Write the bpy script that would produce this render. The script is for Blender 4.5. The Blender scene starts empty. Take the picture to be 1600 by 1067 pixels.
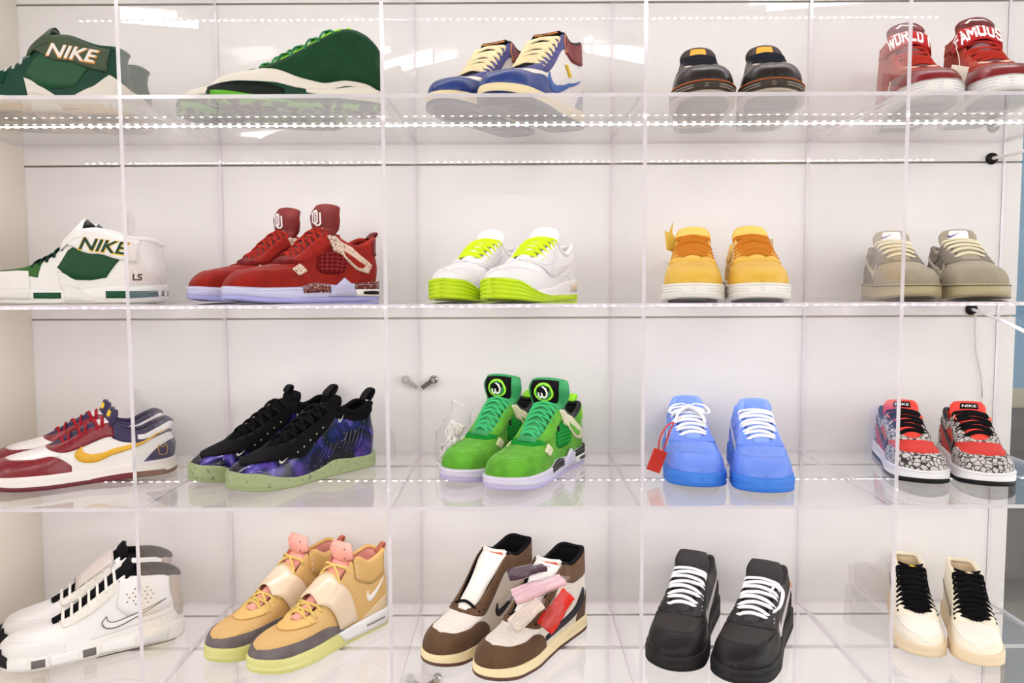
import bpy, math, random
import numpy as np
from math import radians, sin, cos, pi
from mathutils import Matrix, Vector, Euler
random.seed(7)
scn = bpy.context.scene
COL = scn.collection
Z0 = 2.16            # height of the topmost shelf board above the floor (m)
PITCH_X, PITCH_Z, DEPTH = 0.40, 0.32, 0.40
BACK_Y = 0.405       # front face of the white back panels

# ------------------------------------------------------------------ camera
cam_d = bpy.data.cameras.new('camera')
cam_d.sensor_fit = 'HORIZONTAL'; cam_d.sensor_width = 36.0
cam_d.lens = 1214.55 / 1600 * 36.0
cam_d.clip_start = 0.05; cam_d.clip_end = 60
cam = bpy.data.objects.new('camera', cam_d); COL.objects.link(cam)
cam.location = (0.9966, -1.2063, Z0 - 0.6085)
_yaw, _pit, _rol = 0.00073, -0.07216, 0.00432
_M = (Matrix.Rotation(_yaw, 3, 'Z') @ Matrix.Rotation(_rol, 3, 'Y') @ Matrix.Rotation(_pit, 3, 'X') @ Matrix.Rotation(pi / 2, 3, 'X'))
cam.rotation_euler = _M.to_euler()
scn.camera = cam

# ------------------------------------------------------------------ world, exposure, render limits
world = bpy.data.worlds.new('world'); scn.world = world; world.use_nodes = True
world.node_tree.nodes['Background'].inputs[0].default_value = (0.97, 0.985, 1.0, 1)
world.node_tree.nodes['Background'].inputs[1].default_value = 1.7
scn.view_settings.view_transform = 'Standard'; scn.view_settings.look = 'None'
scn.view_settings.gamma = 1.0; scn.view_settings.use_curve_mapping = False
scn.view_settings.exposure = 1.06
try:
    scn.cycles.max_bounces = 6; scn.cycles.transparent_max_bounces = 22; scn.cycles.glossy_bounces = 4
    scn.cycles.sample_clamp_indirect = 4.0; scn.cycles.use_adaptive_sampling = True; scn.cycles.adaptive_threshold = 0.03
except Exception: pass
LED_W = 80.0          # radiance of the shelf diodes
TUBE_W = 34.0         # radiance of the ceiling tubes

# ------------------------------------------------------------------ materials
def lin(c):
    return tuple(((v / 255) / 12.92 if v / 255 <= 0.04045 else ((v / 255 + 0.055) / 1.055) ** 2.4) for v in c[:3]) + (1.0,)
_mats = {}
def _new(key):
    m = bpy.data.materials.new(key); m.use_nodes = True; _mats[key] = m
    nt = m.node_tree; return m, nt, nt.nodes['Principled BSDF']
def _bump(nt, b, scale, strength, dist=0.0006, kind='noise'):
    tc = nt.nodes.new('ShaderNodeTexCoord')
    if kind == 'noise':
        t = nt.nodes.new('ShaderNodeTexNoise'); t.inputs['Scale'].default_value = scale; t.inputs['Detail'].default_value = 3; out = t.outputs['Fac']
    else:
        t = nt.nodes.new('ShaderNodeTexVoronoi'); t.inputs['Scale'].default_value = scale; out = t.outputs['Distance']
    nt.links.new(tc.outputs['Object'], t.inputs['Vector'])
    bp = nt.nodes.new('ShaderNodeBump'); bp.inputs['Strength'].default_value = strength; bp.inputs['Distance'].default_value = dist
    nt.links.new(out, bp.inputs['Height']); nt.links.new(bp.outputs['Normal'], b.inputs['Normal'])
def leather(c, rough=0.42, name='leather'):
    k = f'{name}_{c[0]}_{c[1]}_{c[2]}_{rough}'
    if k in _mats: return _mats[k]
    m, nt, b = _new(k); b.inputs['Base Color'].default_value = lin(c); b.inputs['Roughness'].default_value = rough
    if rough > 0.2: b.inputs['Specular IOR Level'].default_value = 0.18 if max(c) < 90 else 0.36
    _bump(nt, b, 600, 0.25, 0.0004); return m
def suede(c, var=0.25):
    k = f'suede_{c[0]}_{c[1]}_{c[2]}'
    if k in _mats: return _mats[k]
    m, nt, b = _new(k); b.inputs['Roughness'].default_value = 0.95; b.inputs['Specular IOR Level'].default_value = 0.06
    tc = nt.nodes.new('ShaderNodeTexCoord'); t = nt.nodes.new('ShaderNodeTexNoise'); t.inputs['Scale'].default_value = 38; t.inputs['Detail'].default_value = 5
    nt.links.new(tc.outputs['Object'], t.inputs['Vector'])
    r = nt.nodes.new('ShaderNodeValToRGB'); l = lin(c)
    r.color_ramp.elements[0].position = 0.3; r.color_ramp.elements[1].position = 0.7
    r.color_ramp.elements[0].color = tuple(v * (1 - var) for v in l[:3]) + (1,); r.color_ramp.elements[1].color = tuple(min(1, v * (1 + var)) for v in l[:3]) + (1,)
    nt.links.new(t.outputs['Fac'], r.inputs['Fac']); nt.links.new(r.outputs['Color'], b.inputs['Base Color'])
    try: b.inputs['Sheen Weight'].default_value = 0.03 if max(c) < 60 else 0.12; b.inputs['Sheen Roughness'].default_value = 0.5
    except Exception: pass
    return m
def fabric(c, rough=0.9):
    k = f'fabric_{c[0]}_{c[1]}_{c[2]}'
    if k in _mats: return _mats[k]
    m, nt, b = _new(k); b.inputs['Base Color'].default_value = lin(c); b.inputs['Roughness'].default_value = rough; b.inputs['Specular IOR Level'].default_value = 0.08
    _bump(nt, b, 420, 0.5, 0.0006, 'vor'); return m
def rubber(c, rough=0.55):
    k = f'rubber_{c[0]}_{c[1]}_{c[2]}_{rough}'
    if k in _mats: return _mats[k]
    m, nt, b = _new(k); b.inputs['Base Color'].default_value = lin(c); b.inputs['Roughness'].default_value = rough; b.inputs['Specular IOR Level'].default_value = 0.2 if max(c) < 90 else 0.4
    return m
def patent(c, rough=0.08):
    return leather(c, rough, 'patent')
def icy(c):
    k = f'icy_{c[0]}_{c[1]}_{c[2]}'
    if k in _mats: return _mats[k]
    m, nt, b = _new(k); b.inputs['Base Color'].default_value = lin(c); b.inputs['Roughness'].default_value = 0.22
    b.inputs['Subsurface Weight'].default_value = 0.5; b.inputs['Subsurface Radius'].default_value = (0.01, 0.008, 0.012); b.inputs['Subsurface Scale'].default_value = 1.0
    return m
def speckle(c, d, scale=260, cut=0.36):
    k = f'speckle_{c}_{d}'
    if k in _mats: return _mats[k]
    m, nt, b = _new(k); b.inputs['Roughness'].default_value = 0.5
    tc = nt.nodes.new('ShaderNodeTexCoord'); t = nt.nodes.new('ShaderNodeTexNoise'); t.inputs['Scale'].default_value = scale; t.inputs['Detail'].default_value = 1
    nt.links.new(tc.outputs['Object'], t.inputs['Vector'])
    r = nt.nodes.new('ShaderNodeValToRGB'); r.color_ramp.interpolation = 'CONSTANT'
    r.color_ramp.elements[0].color = lin(d); r.color_ramp.elements[1].color = lin(c); r.color_ramp.elements[1].position = cut
    nt.links.new(t.outputs['Fac'], r.inputs['Fac']); nt.links.new(r.outputs['Color'], b.inputs['Base Color']); return m
def cracked(c, d, scale=150, width=0.10, rough=0.6, key='cracked'):
    """short dark wriggling lines on a light ground (cracked hide print), or veins"""
    k = f'{key}_{c}_{d}'
    if k in _mats: return _mats[k]
    m, nt, b = _new(k); b.inputs['Roughness'].default_value = rough
    tc = nt.nodes.new('ShaderNodeTexCoord')
    n = nt.nodes.new('ShaderNodeTexNoise'); n.inputs['Scale'].default_value = scale * 0.6
    nt.links.new(tc.outputs['Object'], n.inputs['Vector'])
    mx = nt.nodes.new('ShaderNodeMix'); mx.data_type = 'RGBA'; mx.inputs['Factor'].default_value = 0.012
    nt.links.new(tc.outputs['Object'], mx.inputs['A']); nt.links.new(n.outputs['Color'], mx.inputs['B'])
    t = nt.nodes.new('ShaderNodeTexVoronoi'); t.feature = 'DISTANCE_TO_EDGE'; t.inputs['Scale'].default_value = scale
    nt.links.new(mx.outputs['Result'], t.inputs['Vector'])
    r = nt.nodes.new('ShaderNodeValToRGB'); r.color_ramp.elements[0].color = lin(d); r.color_ramp.elements[1].color = lin(c)
    r.color_ramp.elements[0].position = width * 0.8; r.color_ramp.elements[1].position = width * 1.4
    nt.links.new(t.outputs['Distance'], r.inputs['Fac']); nt.links.new(r.outputs['Color'], b.inputs['Base Color']); return m
def galaxy():
    if 'galaxy' in _mats: return _mats['galaxy']
    m, nt, b = _new('galaxy'); b.inputs['Roughness'].default_value = 0.16
    tc = nt.nodes.new('ShaderNodeTexCoord')
    t = nt.nodes.new('ShaderNodeTexNoise'); t.inputs['Scale'].default_value = 17; t.inputs['Detail'].default_value = 5; t.inputs['Distortion'].default_value = 1.2
    nt.links.new(tc.outputs['Object'], t.inputs['Vector'])
    r = nt.nodes.new('ShaderNodeValToRGB'); e = r.color_ramp.elements
    e[0].position = 0.34; e[0].color = lin((14, 12, 26)); e[1].position = 0.76; e[1].color = lin((170, 112, 196))
    for p_, c_ in ((0.46, (18, 16, 44)), (0.55, (34, 32, 100)), (0.62, (76, 48, 134)), (0.68, (58, 72, 160))):
        x = e.new(p_); x.color = lin(c_)
    nt.links.new(t.outputs['Fac'], r.inputs['Fac'])
    s = nt.nodes.new('ShaderNodeTexVoronoi'); s.inputs['Scale'].default_value = 110
    nt.links.new(tc.outputs['Object'], s.inputs['Vector'])
    q = nt.nodes.new('ShaderNodeValToRGB'); q.color_ramp.elements[0].color = (0.7, 0.75, 1, 1); q.color_ramp.elements[1].color = (0, 0, 0, 1)
    q.color_ramp.elements[0].position = 0.05; q.color_ramp.elements[1].position = 0.12
    nt.links.new(s.outputs['Distance'], q.inputs['Fac'])
    mx = nt.nodes.new('ShaderNodeMix'); mx.data_type = 'RGBA'; mx.blend_type = 'ADD'; mx.inputs['Factor'].default_value = 0.8
    nt.links.new(r.outputs['Color'], mx.inputs['A']); nt.links.new(q.outputs['Color'], mx.inputs['B'])
    nt.links.new(mx.outputs['Result'], b.inputs['Base Color']); return m
def metal(c, rough=0.25):
    k = f'metal_{c}'
    if k in _mats: return _mats[k]
    m, nt, b = _new(k); b.inputs['Base Color'].default_value = lin(c); b.inputs['Metallic'].default_value = 1; b.inputs['Roughness'].default_value = rough; return m
def emit(c, s, key):
    if key in _mats: return _mats[key]
    m, nt, b = _new(key); b.inputs['Base Color'].default_value = (0.9, 0.9, 0.9, 1)
    b.inputs['Emission Color'].default_value = lin(c); b.inputs['Emission Strength'].default_value = s; return m
def clear(key, tint=(1, 1, 1), haze=0.03, haze_c=(235, 228, 225), rough=0.0, ior=1.49):
    """clear sheet: Fresnel mirror over see-through, with a little milky scatter"""
    if key in _mats: return _mats[key]
    m = bpy.data.materials.new(key); m.use_nodes = True; _mats[key] = m; nt = m.node_tree; nt.nodes.clear()
    o = nt.nodes.new('ShaderNodeOutputMaterial'); tr = nt.nodes.new('ShaderNodeBsdfTransparent'); tr.inputs[0].default_value = (*tint, 1)
    gl = nt.nodes.new('ShaderNodeBsdfGlossy'); gl.inputs['Roughness'].default_value = rough; gl.inputs[0].default_value = (1, 1, 1, 1)
    df = nt.nodes.new('ShaderNodeBsdfTranslucent'); df.inputs[0].default_value = lin(haze_c)
    d2 = nt.nodes.new('ShaderNodeBsdfDiffuse'); d2.inputs[0].default_value = lin(haze_c)
    ad = nt.nodes.new('ShaderNodeMixShader'); ad.inputs[0].default_value = 0.5
    nt.links.new(df.outputs[0], ad.inputs[1]); nt.links.new(d2.outputs[0], ad.inputs[2])
    m1 = nt.nodes.new('ShaderNodeMixShader'); m1.inputs[0].default_value = haze
    nt.links.new(tr.outputs[0], m1.inputs[1]); nt.links.new(ad.outputs[0], m1.inputs[2])
    # Schlick term with the geometric angle, the same from both sides of the thin sheet
    ge = nt.nodes.new('ShaderNodeNewGeometry'); dot = nt.nodes.new('ShaderNodeVectorMath'); dot.operation = 'DOT_PRODUCT'
    nt.links.new(ge.outputs['Normal'], dot.inputs[0]); nt.links.new(ge.outputs['Incoming'], dot.inputs[1])
    ab = nt.nodes.new('ShaderNodeMath'); ab.operation = 'ABSOLUTE'; nt.links.new(dot.outputs['Value'], ab.inputs[0])
    su = nt.nodes.new('ShaderNodeMath'); su.operation = 'SUBTRACT'; su.inputs[0].default_value = 1.0; nt.links.new(ab.outputs[0], su.inputs[1])
    pw = nt.nodes.new('ShaderNodeMath'); pw.operation = 'POWER'; pw.inputs[1].default_value = 5.0; nt.links.new(su.outputs[0], pw.inputs[0])
    f0 = ((ior - 1) / (ior + 1)) ** 2
    ma = nt.nodes.new('ShaderNodeMath'); ma.operation = 'MULTIPLY_ADD'; ma.inputs[1].default_value = 1 - f0; ma.inputs[2].default_value = f0
    nt.links.new(pw.outputs[0], ma.inputs[0])
    m2 = nt.nodes.new('ShaderNodeMixShader'); nt.links.new(ma.outputs[0], m2.inputs[0])
    nt.links.new(m1.outputs[0], m2.inputs[1]); nt.links.new(gl.outputs[0], m2.inputs[2])
    nt.links.new(m2.outputs[0], o.inputs['Surface']); return m

# ------------------------------------------------------------------ object helpers
def link(name, me, mat=None, parent=None, smooth=True):
    o = bpy.data.objects.new(name, me); COL.objects.link(o)
    if mat is not None: me.materials.append(mat)
    if smooth: me.polygons.foreach_set('use_smooth', [True] * len(me.polygons))
    if parent is not None: o.parent = parent
    return o
def mesh(name, v, f, mat=None, parent=None, smooth=True):
    me = bpy.data.meshes.new(name); me.from_pydata([tuple(map(float, p)) for p in v], [], f); me.update()
    return link(name, me, mat, parent, smooth)
def tag(o, label=None, cat=None, group=None, kind=None):
    if label: o['label'] = label
    if cat: o['category'] = cat
    if group: o['group'] = group
    if kind: o['kind'] = kind
    return o
def empty(name, loc, rz=0.0):
    o = bpy.data.objects.new(name, None); COL.objects.link(o); o.location = loc; o.rotation_euler = (0, 0, rz); o.empty_display_size = 0.05
    return o
def box_vf(x0, x1, y0, y1, z0, z1):
    v = [(x0, y0, z0), (x1, y0, z0), (x1, y1, z0), (x0, y1, z0), (x0, y0, z1), (x1, y0, z1), (x1, y1, z1), (x0, y1, z1)]
    f = [(3, 2, 1, 0), (4, 5, 6, 7), (0, 1, 5, 4), (1, 2, 6, 5), (2, 3, 7, 6), (3, 0, 4, 7)]
    return v, f
def bevel_box(name, x0, x1, y0, y1, z0, z1, b, mat, parent=None):
    """box with chamfered edges"""
    import bmesh
    bm = bmesh.new(); v, f = box_vf(x0, x1, y0, y1, z0, z1)
    bv = [bm.verts.new(p) for p in v]
    for q in f: bm.faces.new([bv[i] for i in q])
    bmesh.ops.bevel(bm, geom=bm.edges[:], offset=b, segments=2, profile=0.7, affect='EDGES')
    me = bpy.data.meshes.new(name); bm.to_mesh(me); bm.free()
    return link(name, me, mat, parent, False)
class MB:
    def __init__(s): s.v = []; s.f = []
    def add(s, v, f):
        n = len(s.v); s.v += [tuple(map(float, p)) for p in v]; s.f += [tuple(i + n for i in q) for q in f]; return s
    def box(s, *a): return s.add(*box_vf(*a))
    def tube(s, pts, r, seg=10, flat=1.0, up=(0, 0, 1), caps=True, wdir=None):
        """sweep an ellipse (r wide, r*flat thick) along pts; wdir: list of width directions"""
        P = [np.array(p, float) for p in pts]; n = len(P); rr = r if hasattr(r, '__len__') else [r] * n
        vs = []
        for i in range(n):
            t = P[min(i + 1, n - 1)] - P[max(i - 1, 0)]; t = t / (np.linalg.norm(t) + 1e-12)
            w = np.array(wdir[i] if wdir is not None else np.cross(t, up), float)
            w = w - t * np.dot(w, t)
            if np.linalg.norm(w) < 1e-6: w = np.cross(t, (1, 0, 0))
            w = w / np.linalg.norm(w); nn = np.cross(w, t)
            for k in range(seg):
                a = 2 * pi * k / seg; vs.append(P[i] + w * cos(a) * rr[i] + nn * sin(a) * rr[i] * flat)
        fs = []
        for i in range(n - 1):
            for k in range(seg):
                k2 = (k + 1) % seg; fs.append((i * seg + k, i * seg + k2, (i + 1) * seg + k2, (i + 1) * seg + k))
        if caps: fs.append(tuple(range(seg))[::-1]); fs.append(tuple((n - 1) * seg + k for k in range(seg)))
        return s.add(vs, fs)
    def build(s, name, mat, parent=None, smooth=True): return mesh(name, s.v, s.f, mat, parent, smooth)
def smooth_path(pts, n=24):
    """Catmull-Rom through pts"""
    P = [np.array(p, float) for p in pts]; P = [2 * P[0] - P[1]] + P + [2 * P[-1] - P[-2]]
    out = []; m = len(P) - 3
    for q in range(n + 1):
        u = q / n * m; i = min(int(u), m - 1); t = u - i; a, b, c, d = P[i:i + 4]
        out.append(0.5 * ((2 * b) + (c - a) * t + (2 * a - 5 * b + 4 * c - d) * t * t + (3 * b - a - 3 * c + d) * t ** 3))
    return out
def pchip(pts):
    """monotone cubic through (x, y) pairs, vectorised"""
    pts = sorted(pts); x = np.array([p[0] for p in pts], float); y = np.array([p[1] for p in pts], float)
    h = np.diff(x); d = np.diff(y) / h; m = np.zeros(len(x))
    m[0], m[-1] = d[0], d[-1]
    for i in range(1, len(x) - 1):
        if d[i - 1] * d[i] > 0:
            w1, w2 = 2 * h[i] + h[i - 1], h[i] + 2 * h[i - 1]; m[i] = (w1 + w2) / (w1 / d[i - 1] + w2 / d[i])
    def f(q):
        q = np.clip(np.asarray(q, float), x[0], x[-1]); i = np.clip(np.searchsorted(x, q, side='right') - 1, 0, len(x) - 2)
        t = (q - x[i]) / h[i]; t2, t3 = t * t, t ** 3
        return (2 * t3 - 3 * t2 + 1) * y[i] + (t3 - 2 * t2 + t) * h[i] * m[i] + (-2 * t3 + 3 * t2) * y[i + 1] + (t3 - t2) * h[i] * m[i + 1]
    return f
def grid_faces(n, m):
    return [(i * m + j, i * m + j + 1, (i + 1) * m + j + 1, (i + 1) * m + j) for i in range(n - 1) for j in range(m - 1)]
def weld(o, eps):
    import bmesh
    bm = bmesh.new(); bm.from_mesh(o.data); bmesh.ops.remove_doubles(bm, verts=bm.verts[:], dist=eps); bm.to_mesh(o.data); bm.free()
    o.data.polygons.foreach_set('use_smooth', [True] * len(o.data.polygons)); return o
def sheet(name, G, Gb, mat, parent):
    """solid sheet from an outer grid G[n][m] and an inner grid Gb (skirts all round)"""
    n, m = len(G), len(G[0]); v = [p for r in G for p in r] + [p for r in Gb for p in r]; f = grid_faces(n, m); o = n * m
    f += [tuple(o + i for i in q[::-1]) for q in grid_faces(n, m)]
    for i in range(n - 1):
        f.append((i * m, (i + 1) * m, o + (i + 1) * m, o + i * m)); f.append(((i + 1) * m + m - 1, i * m + m - 1, o + i * m + m - 1, o + (i + 1) * m + m - 1))
    for j in range(m - 1):
        f.append((j + 1, j, o + j, o + j + 1)); a = (n - 1) * m; f.append((a + j, a + j + 1, o + a + j + 1, o + a + j))
    return mesh(name, v, f, mat, parent)
_txt = {}
def text_mesh(s, shear=0.0, bold=0.0):
    """outline vertices and faces of a line of lettering, 1 unit high, starting at u = 0"""
    if (s, shear, bold) in _txt: return _txt[(s, shear, bold)]
    c = bpy.data.curves.new('t', 'FONT'); c.body = s; c.size = 1.4; c.shear = shear; c.offset = bold; c.resolution_u = 3
    o = bpy.data.objects.new('t', c); me = bpy.data.meshes.new_from_object(o)
    v = np.array([tuple(q.co) for q in me.vertices]); f = [tuple(p.vertices) for p in me.polygons]
    v[:, 0] -= v[:, 0].min()
    bpy.data.objects.remove(o); bpy.data.curves.remove(c); bpy.data.meshes.remove(me)
    _txt[(s, shear, bold)] = (v, f); return v, f
# ------------------------------------------------------------------ shoe builder
SHELF_T = 0.006
def shelf_top(j): return Z0 - PITCH_Z * j + SHELF_T / 2
HEEL_R, TOE_R = 11.0, 19.0
SHOES = []
class Shoe:
    """one sneaker: mm profile curves in side view (x 0 = heel .. 100 = toe tip, z in mm), lofted"""
    def __init__(s, name, label, group, j, X, Y, yaw, foot, zT, L=0.30, st=None, so=None, sb=None, xv=66, xc=38,
                 wide=1.0, opening=27, throat=(27, 21), heel=((0, 2), (0.35, -2), (0.75, 5), (1, 2)), bulge=3.0, toe_r=TOE_R, boxy=0.66, cat='sneaker'):
        SHOES.append(s); s.root = empty(name, (X, Y, shelf_top(j) + 0.0004), radians(yaw)); tag(s.root, label, cat, group)
        s.foot, s.k = foot, L / 300.0
        s.zT = pchip(zT); s.st = pchip(st or [(0, 31), (30, 28), (60, 24), (85, 23), (100, 25)])
        s.sb = pchip(sb or [(0, 2), (7, 0), (66, 0), (84, 1.5), (100, 7)])
        s.so = so if callable(so) else (lambda x, d=(so if so is not None else 7): s.sb(x) + d)
        s.xv, s.xc = xv, xc; s.bulge = bulge; s.toe_r = toe_r
        s.wbase = pchip([(0, 33), (20, 35.5), (40, 35.5), (55, 40), (72, 46.5), (85, 45), (100, 41)]); s.wide = wide
        s.open = pchip([(0, opening * 0.9), (8, opening * 0.95), (20, opening), (xc - 6, opening * 0.93), (xc, throat[0]), (xv - 5, throat[1]), (xv - 1, throat[1] * 0.7), (xv + 2.5, 0.0), (100, 0)])
        s.heel = pchip(heel); s.tp = None; s.boxy = boxy
    # -------- profile helpers
    def end(s, x):
        x = np.asarray(x, float)
        h = np.sqrt(np.clip(1 - ((HEEL_R - np.minimum(x, HEEL_R)) / HEEL_R) ** 2, 0, 1))
        t = np.clip(1 - ((np.maximum(x, 100 - s.toe_r) - (100 - s.toe_r)) / s.toe_r) ** 2.2, 0, 1) ** 0.5
        return h * t
    def hw(s, x): return s.wbase(x) * s.end(x) * s.wide
    def cen(s, x): return -s.foot * 7.0 * np.clip((np.asarray(x, float) - 45) / 55, 0, 1) ** 1.5
    def m(s, x): return 0.35 + 0.65 * np.clip((np.asarray(x, float) - 34) / (s.xv - 30), 0, 1)
    def zf(s, x, a): m = s.m(x); return (1 - m) * a + m * np.sin(a * pi / 2) ** 0.80
    def base(s, x, a):
        x = np.asarray(x, float); a = np.asarray(a, float); e = s.end(x)
        hwu = s.hw(x) - 1.2 * e; z0 = s.st(x) - 3; zt = np.maximum(s.zT(x), z0 + 1); yt = np.minimum(s.open(x) * np.sqrt(e), hwu * 0.92)
        m = s.m(x); yf = (1 - m) * (1 - a) + m * np.clip(np.cos(a * pi / 2), 0, 1) ** s.boxy
        zf = s.zf(x, a); y = yt + (hwu - yt) * yf + s.bulge * np.sin(pi * a) * (1 - m) * e
        z = z0 + (zt - z0) * zf
        xm = 3 * x + s.heel(zf) * np.clip(1 - x / 22, 0, 1) ** 1.5
        return np.stack([xm, y, z], -1)
    def P(s, x, a, side, off=0.0):
        x, a = np.broadcast_arrays(np.asarray(x, float), np.asarray(a, float)); p = s.base(x, a)
        if off:
            e1, e2 = 0.4, 0.02
            dx = s.base(np.minimum(x + e1, 100), a) - s.base(np.maximum(x - e1, 0), a); da = s.base(x, np.minimum(a + e2, 1)) - s.base(x, np.maximum(a - e2, 0))
            n = np.cross(da, dx); n[..., 1] = np.where((a > 0.985) & (x > s.xv + 2.4), 0.0, n[..., 1]); n[..., 1] = np.where(x < 0.02, 0.0, n[..., 1]); n /= np.linalg.norm(n, axis=-1, keepdims=True) + 1e-9; p = p + n * off
        return s.W(p, x, side)
    def W(s, p, x, side):
        p = np.array(p, float); p[..., 1] = p[..., 1] * side + s.cen(x); p[..., 0] -= 150; return p * s.k
    def a_of(s, x, z):
        if z <= 1.0: return float(max(0, z))
        z0 = float(s.st(x)) - 3; zt = max(float(s.zT(x)), z0 + 1); q = min(1, max(0, (z - z0) / (zt - z0))); lo, hi = 0.0, 1.0
        for _ in range(22):
            mid = (lo + hi) / 2
            if float(s.zf(x, mid)) < q: lo = mid
            else: hi = mid
        return (lo + hi) / 2
    def sides(s, side): return {'both': (1, -1), 'lat': (s.foot,), 'med': (-s.foot,), 'left': (1,), 'right': (-1,)}[side]
    # -------- main bodies
    def upper(s, mat, lining=None, n=60, m=15):
        xs = 50 * (1 - np.cos(pi * np.arange(n + 1) / n)); aa = np.linspace(0, 1, m); mb = MB()
        for sd in (1, -1):
            g = s.P(xs[:, None], aa[None, :], sd); f = grid_faces(n + 1, m)
            mb.add(g.reshape(-1, 3), f if sd > 0 else [q[::-1] for q in f])
        o = weld(mb.build('upper', mat, s.root), 0.00002)
        if lining is not None:
            mb = MB(); xs = np.concatenate([[0.0, .5, 1.2, 2.2, 3.5, 5.5, 8], np.linspace(11, s.xv - 4, 22)]); aa = np.linspace(1, 0.12, 9)
            for sd in (1, -1):
                off = -np.array([0.2] + [5.0] * 8); g = np.stack([s.P(xs, np.full_like(xs, q), sd, w) for q, w in zip(aa, off)], 1)
                f = grid_faces(len(xs), 9); mb.add(g.reshape(-1, 3), f if sd < 0 else [q[::-1] for q in f])
            x2 = np.linspace(1.5, s.xv, 24); g = np.stack([s.W(np.stack([3 * x2, (s.hw(x2) - 4) * t, s.st(x2) + 6], -1), x2, 1) for t in np.linspace(-1, 1, 5)], 1)
            mb.add(g.reshape(-1, 3), grid_faces(24, 5)); mb.build('lining', lining, s.root)
        return o
    def ring(s, off, z):
        n = 64; xs = 50 * (1 - np.cos(pi * np.arange(n + 1) / n)); y = s.hw(xs)
        p = np.stack([3 * xs, y], -1); t = np.gradient(p, axis=0); nn = np.stack([-t[:, 1], t[:, 0]], -1); nn /= np.linalg.norm(nn, axis=1, keepdims=True) + 1e-9
        nn[0] = (-1, 0); nn[-1] = (1, 0); q = p + nn * off
        zz = np.broadcast_to(z(xs) if callable(z) else z, xs.shape)
        Lf = s.W(np.stack([q[:, 0], q[:, 1], zz], -1), xs, 1); Rt = s.W(np.stack([q[:, 0], q[:, 1], zz], -1), xs, -1)
        return np.concatenate([Lf, Rt[1:-1][::-1]], 0)
    def loft(s, name, mat, rows, cap_top=True, cap_bot=True, smooth=True):
        R = [s.ring(o, z) for o, z in rows]; N = len(R[0]); n = (N + 2) // 2; v = np.concatenate(R, 0); f = []
        for i in range(len(R) - 1):
            for k in range(N):
                k2 = (k + 1) % N; f.append((i * N + k, (i + 1) * N + k, (i + 1) * N + k2, i * N + k2))
        def cap(o, flip):
            for k in range(n - 1):
                a, b = o + k, o + k + 1; c = o + (N - (k + 1)) % N if k + 1 < n - 1 else None; d = o + (N - k) % N
                q = (a, b, c, d) if c is not None else (a, b, d)
                q = tuple(dict.fromkeys(q)); f.append(q if flip else q[::-1])
        if cap_top: cap(0, False)
        if cap_bot: cap((len(R) - 1) * N, True)
        return mesh(name, v, f, mat, s.root, smooth)
    def sole(s, mid, out, flare=3.0, ridges=0, lip=None, mid_name='midsole'):
        st, sb, so = s.st, s.sb, s.so
        top = [(-7, lambda x: st(x) - 0.5), (flare * 0.6, lambda x: st(x)), (flare, lambda x: st(x) - 2.5)]
        if ridges:
            for i in range(ridges * 2):
                t = (i + 1) / (ridges * 2 + 1); top.append((flare + (1.3 if i % 2 == 0 else -0.6), lambda x, t=t: (st(x) - 2.5) * (1 - t) + so(x) * t))
        else: top += [(flare + 0.8, lambda x: (st(x) + so(x)) / 2)]
        top.append((flare + 0.4, so))
        s.loft(mid_name, mid, top, True, True)
        s.loft('outsole', out, [(flare - 2, so), (flare + 0.9, lambda x: so(x) - 0.2), (flare + 0.9, lambda x: sb(x) + 1.5), (flare - 1.2, sb), (-6, sb)], True, True)
        if lip is not None:   # foxing stitch line along the top of the sole
            mb = MB(); pts = s.ring(flare + 0.7, lambda x: st(x) - 3.2); pts = list(pts) + [pts[0]]; mb.tube(pts, 0.9 * s.k, 6); mb.build('welt_stitch', lip, s.root)
    # -------- overlays on the upper
    def curve(s, pts, n, smooth=True):
        q = [(x, s.a_of(x, z)) for x, z in pts]
        r = np.array(smooth_path(q, n)) if (smooth and len(q) > 2) else np.array([[np.interp(t, np.linspace(0, 1, len(q)), [p[i] for p in q]) for i in (0, 1)] for t in np.linspace(0, 1, n + 1)])
        r[:, 0] = np.clip(r[:, 0], 0, 100); r[:, 1] = np.clip(r[:, 1], 0, 1); return r
    def patch(s, name, mat, A, B, side='both', off=1.5, n=26, m=7, smooth=True, inner=-0.6):
        a, b = s.curve(A, n, smooth), s.curve(B, n, smooth); w = np.linspace(0, 1, m)[None, :]
        xs = a[:, :1] * (1 - w) + b[:, :1] * w; hs = a[:, 1:] * (1 - w) + b[:, 1:] * w; out = []
        mid = ((hs > 0.998) & (xs > s.xv + 2.4)) | (xs < 0.02)
        if side == 'both' and mid.any():      # crosses the centre line: one piece running over both sides
            mb = MB(); N, M_ = xs.shape; onmid = np.concatenate([mid.reshape(-1), mid.reshape(-1)])
            for sd in (1, -1):
                G, Gb = s.P(xs, hs, sd, off), s.P(xs, hs, sd, inner); o_ = sheet('t', G, Gb, None, None); me = o_.data
                F = [tuple(p.vertices) for p in me.polygons]; F = [q for q in F if not all(onmid[i] for i in q)]
                mb.add([tuple(v.co) for v in me.vertices], F if sd > 0 else [q[::-1] for q in F]); bpy.data.objects.remove(o_); bpy.data.meshes.remove(me)
            return [weld(mb.build(name, mat, s.root), 0.00003)]
        for sd in s.sides(side):
            G, Gb = s.P(xs, hs, sd, off), s.P(xs, hs, sd, inner)
            if sd < 0: G, Gb = G[::-1], Gb[::-1]
            out.append(sheet(name, G, Gb, mat, s.root))
        return out
    def line(s, name, mat, pts, r=0.9, side='both', off=1.0, n=26):
        """raised seam or piping along a path on the upper"""
        q = s.curve(pts, n)
        for sd in s.sides(side):
            mb = MB(); mb.tube(list(s.P(q[:, 0], q[:, 1], sd, off)), r * s.k, 6); mb.build(name, mat, s.root)
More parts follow.
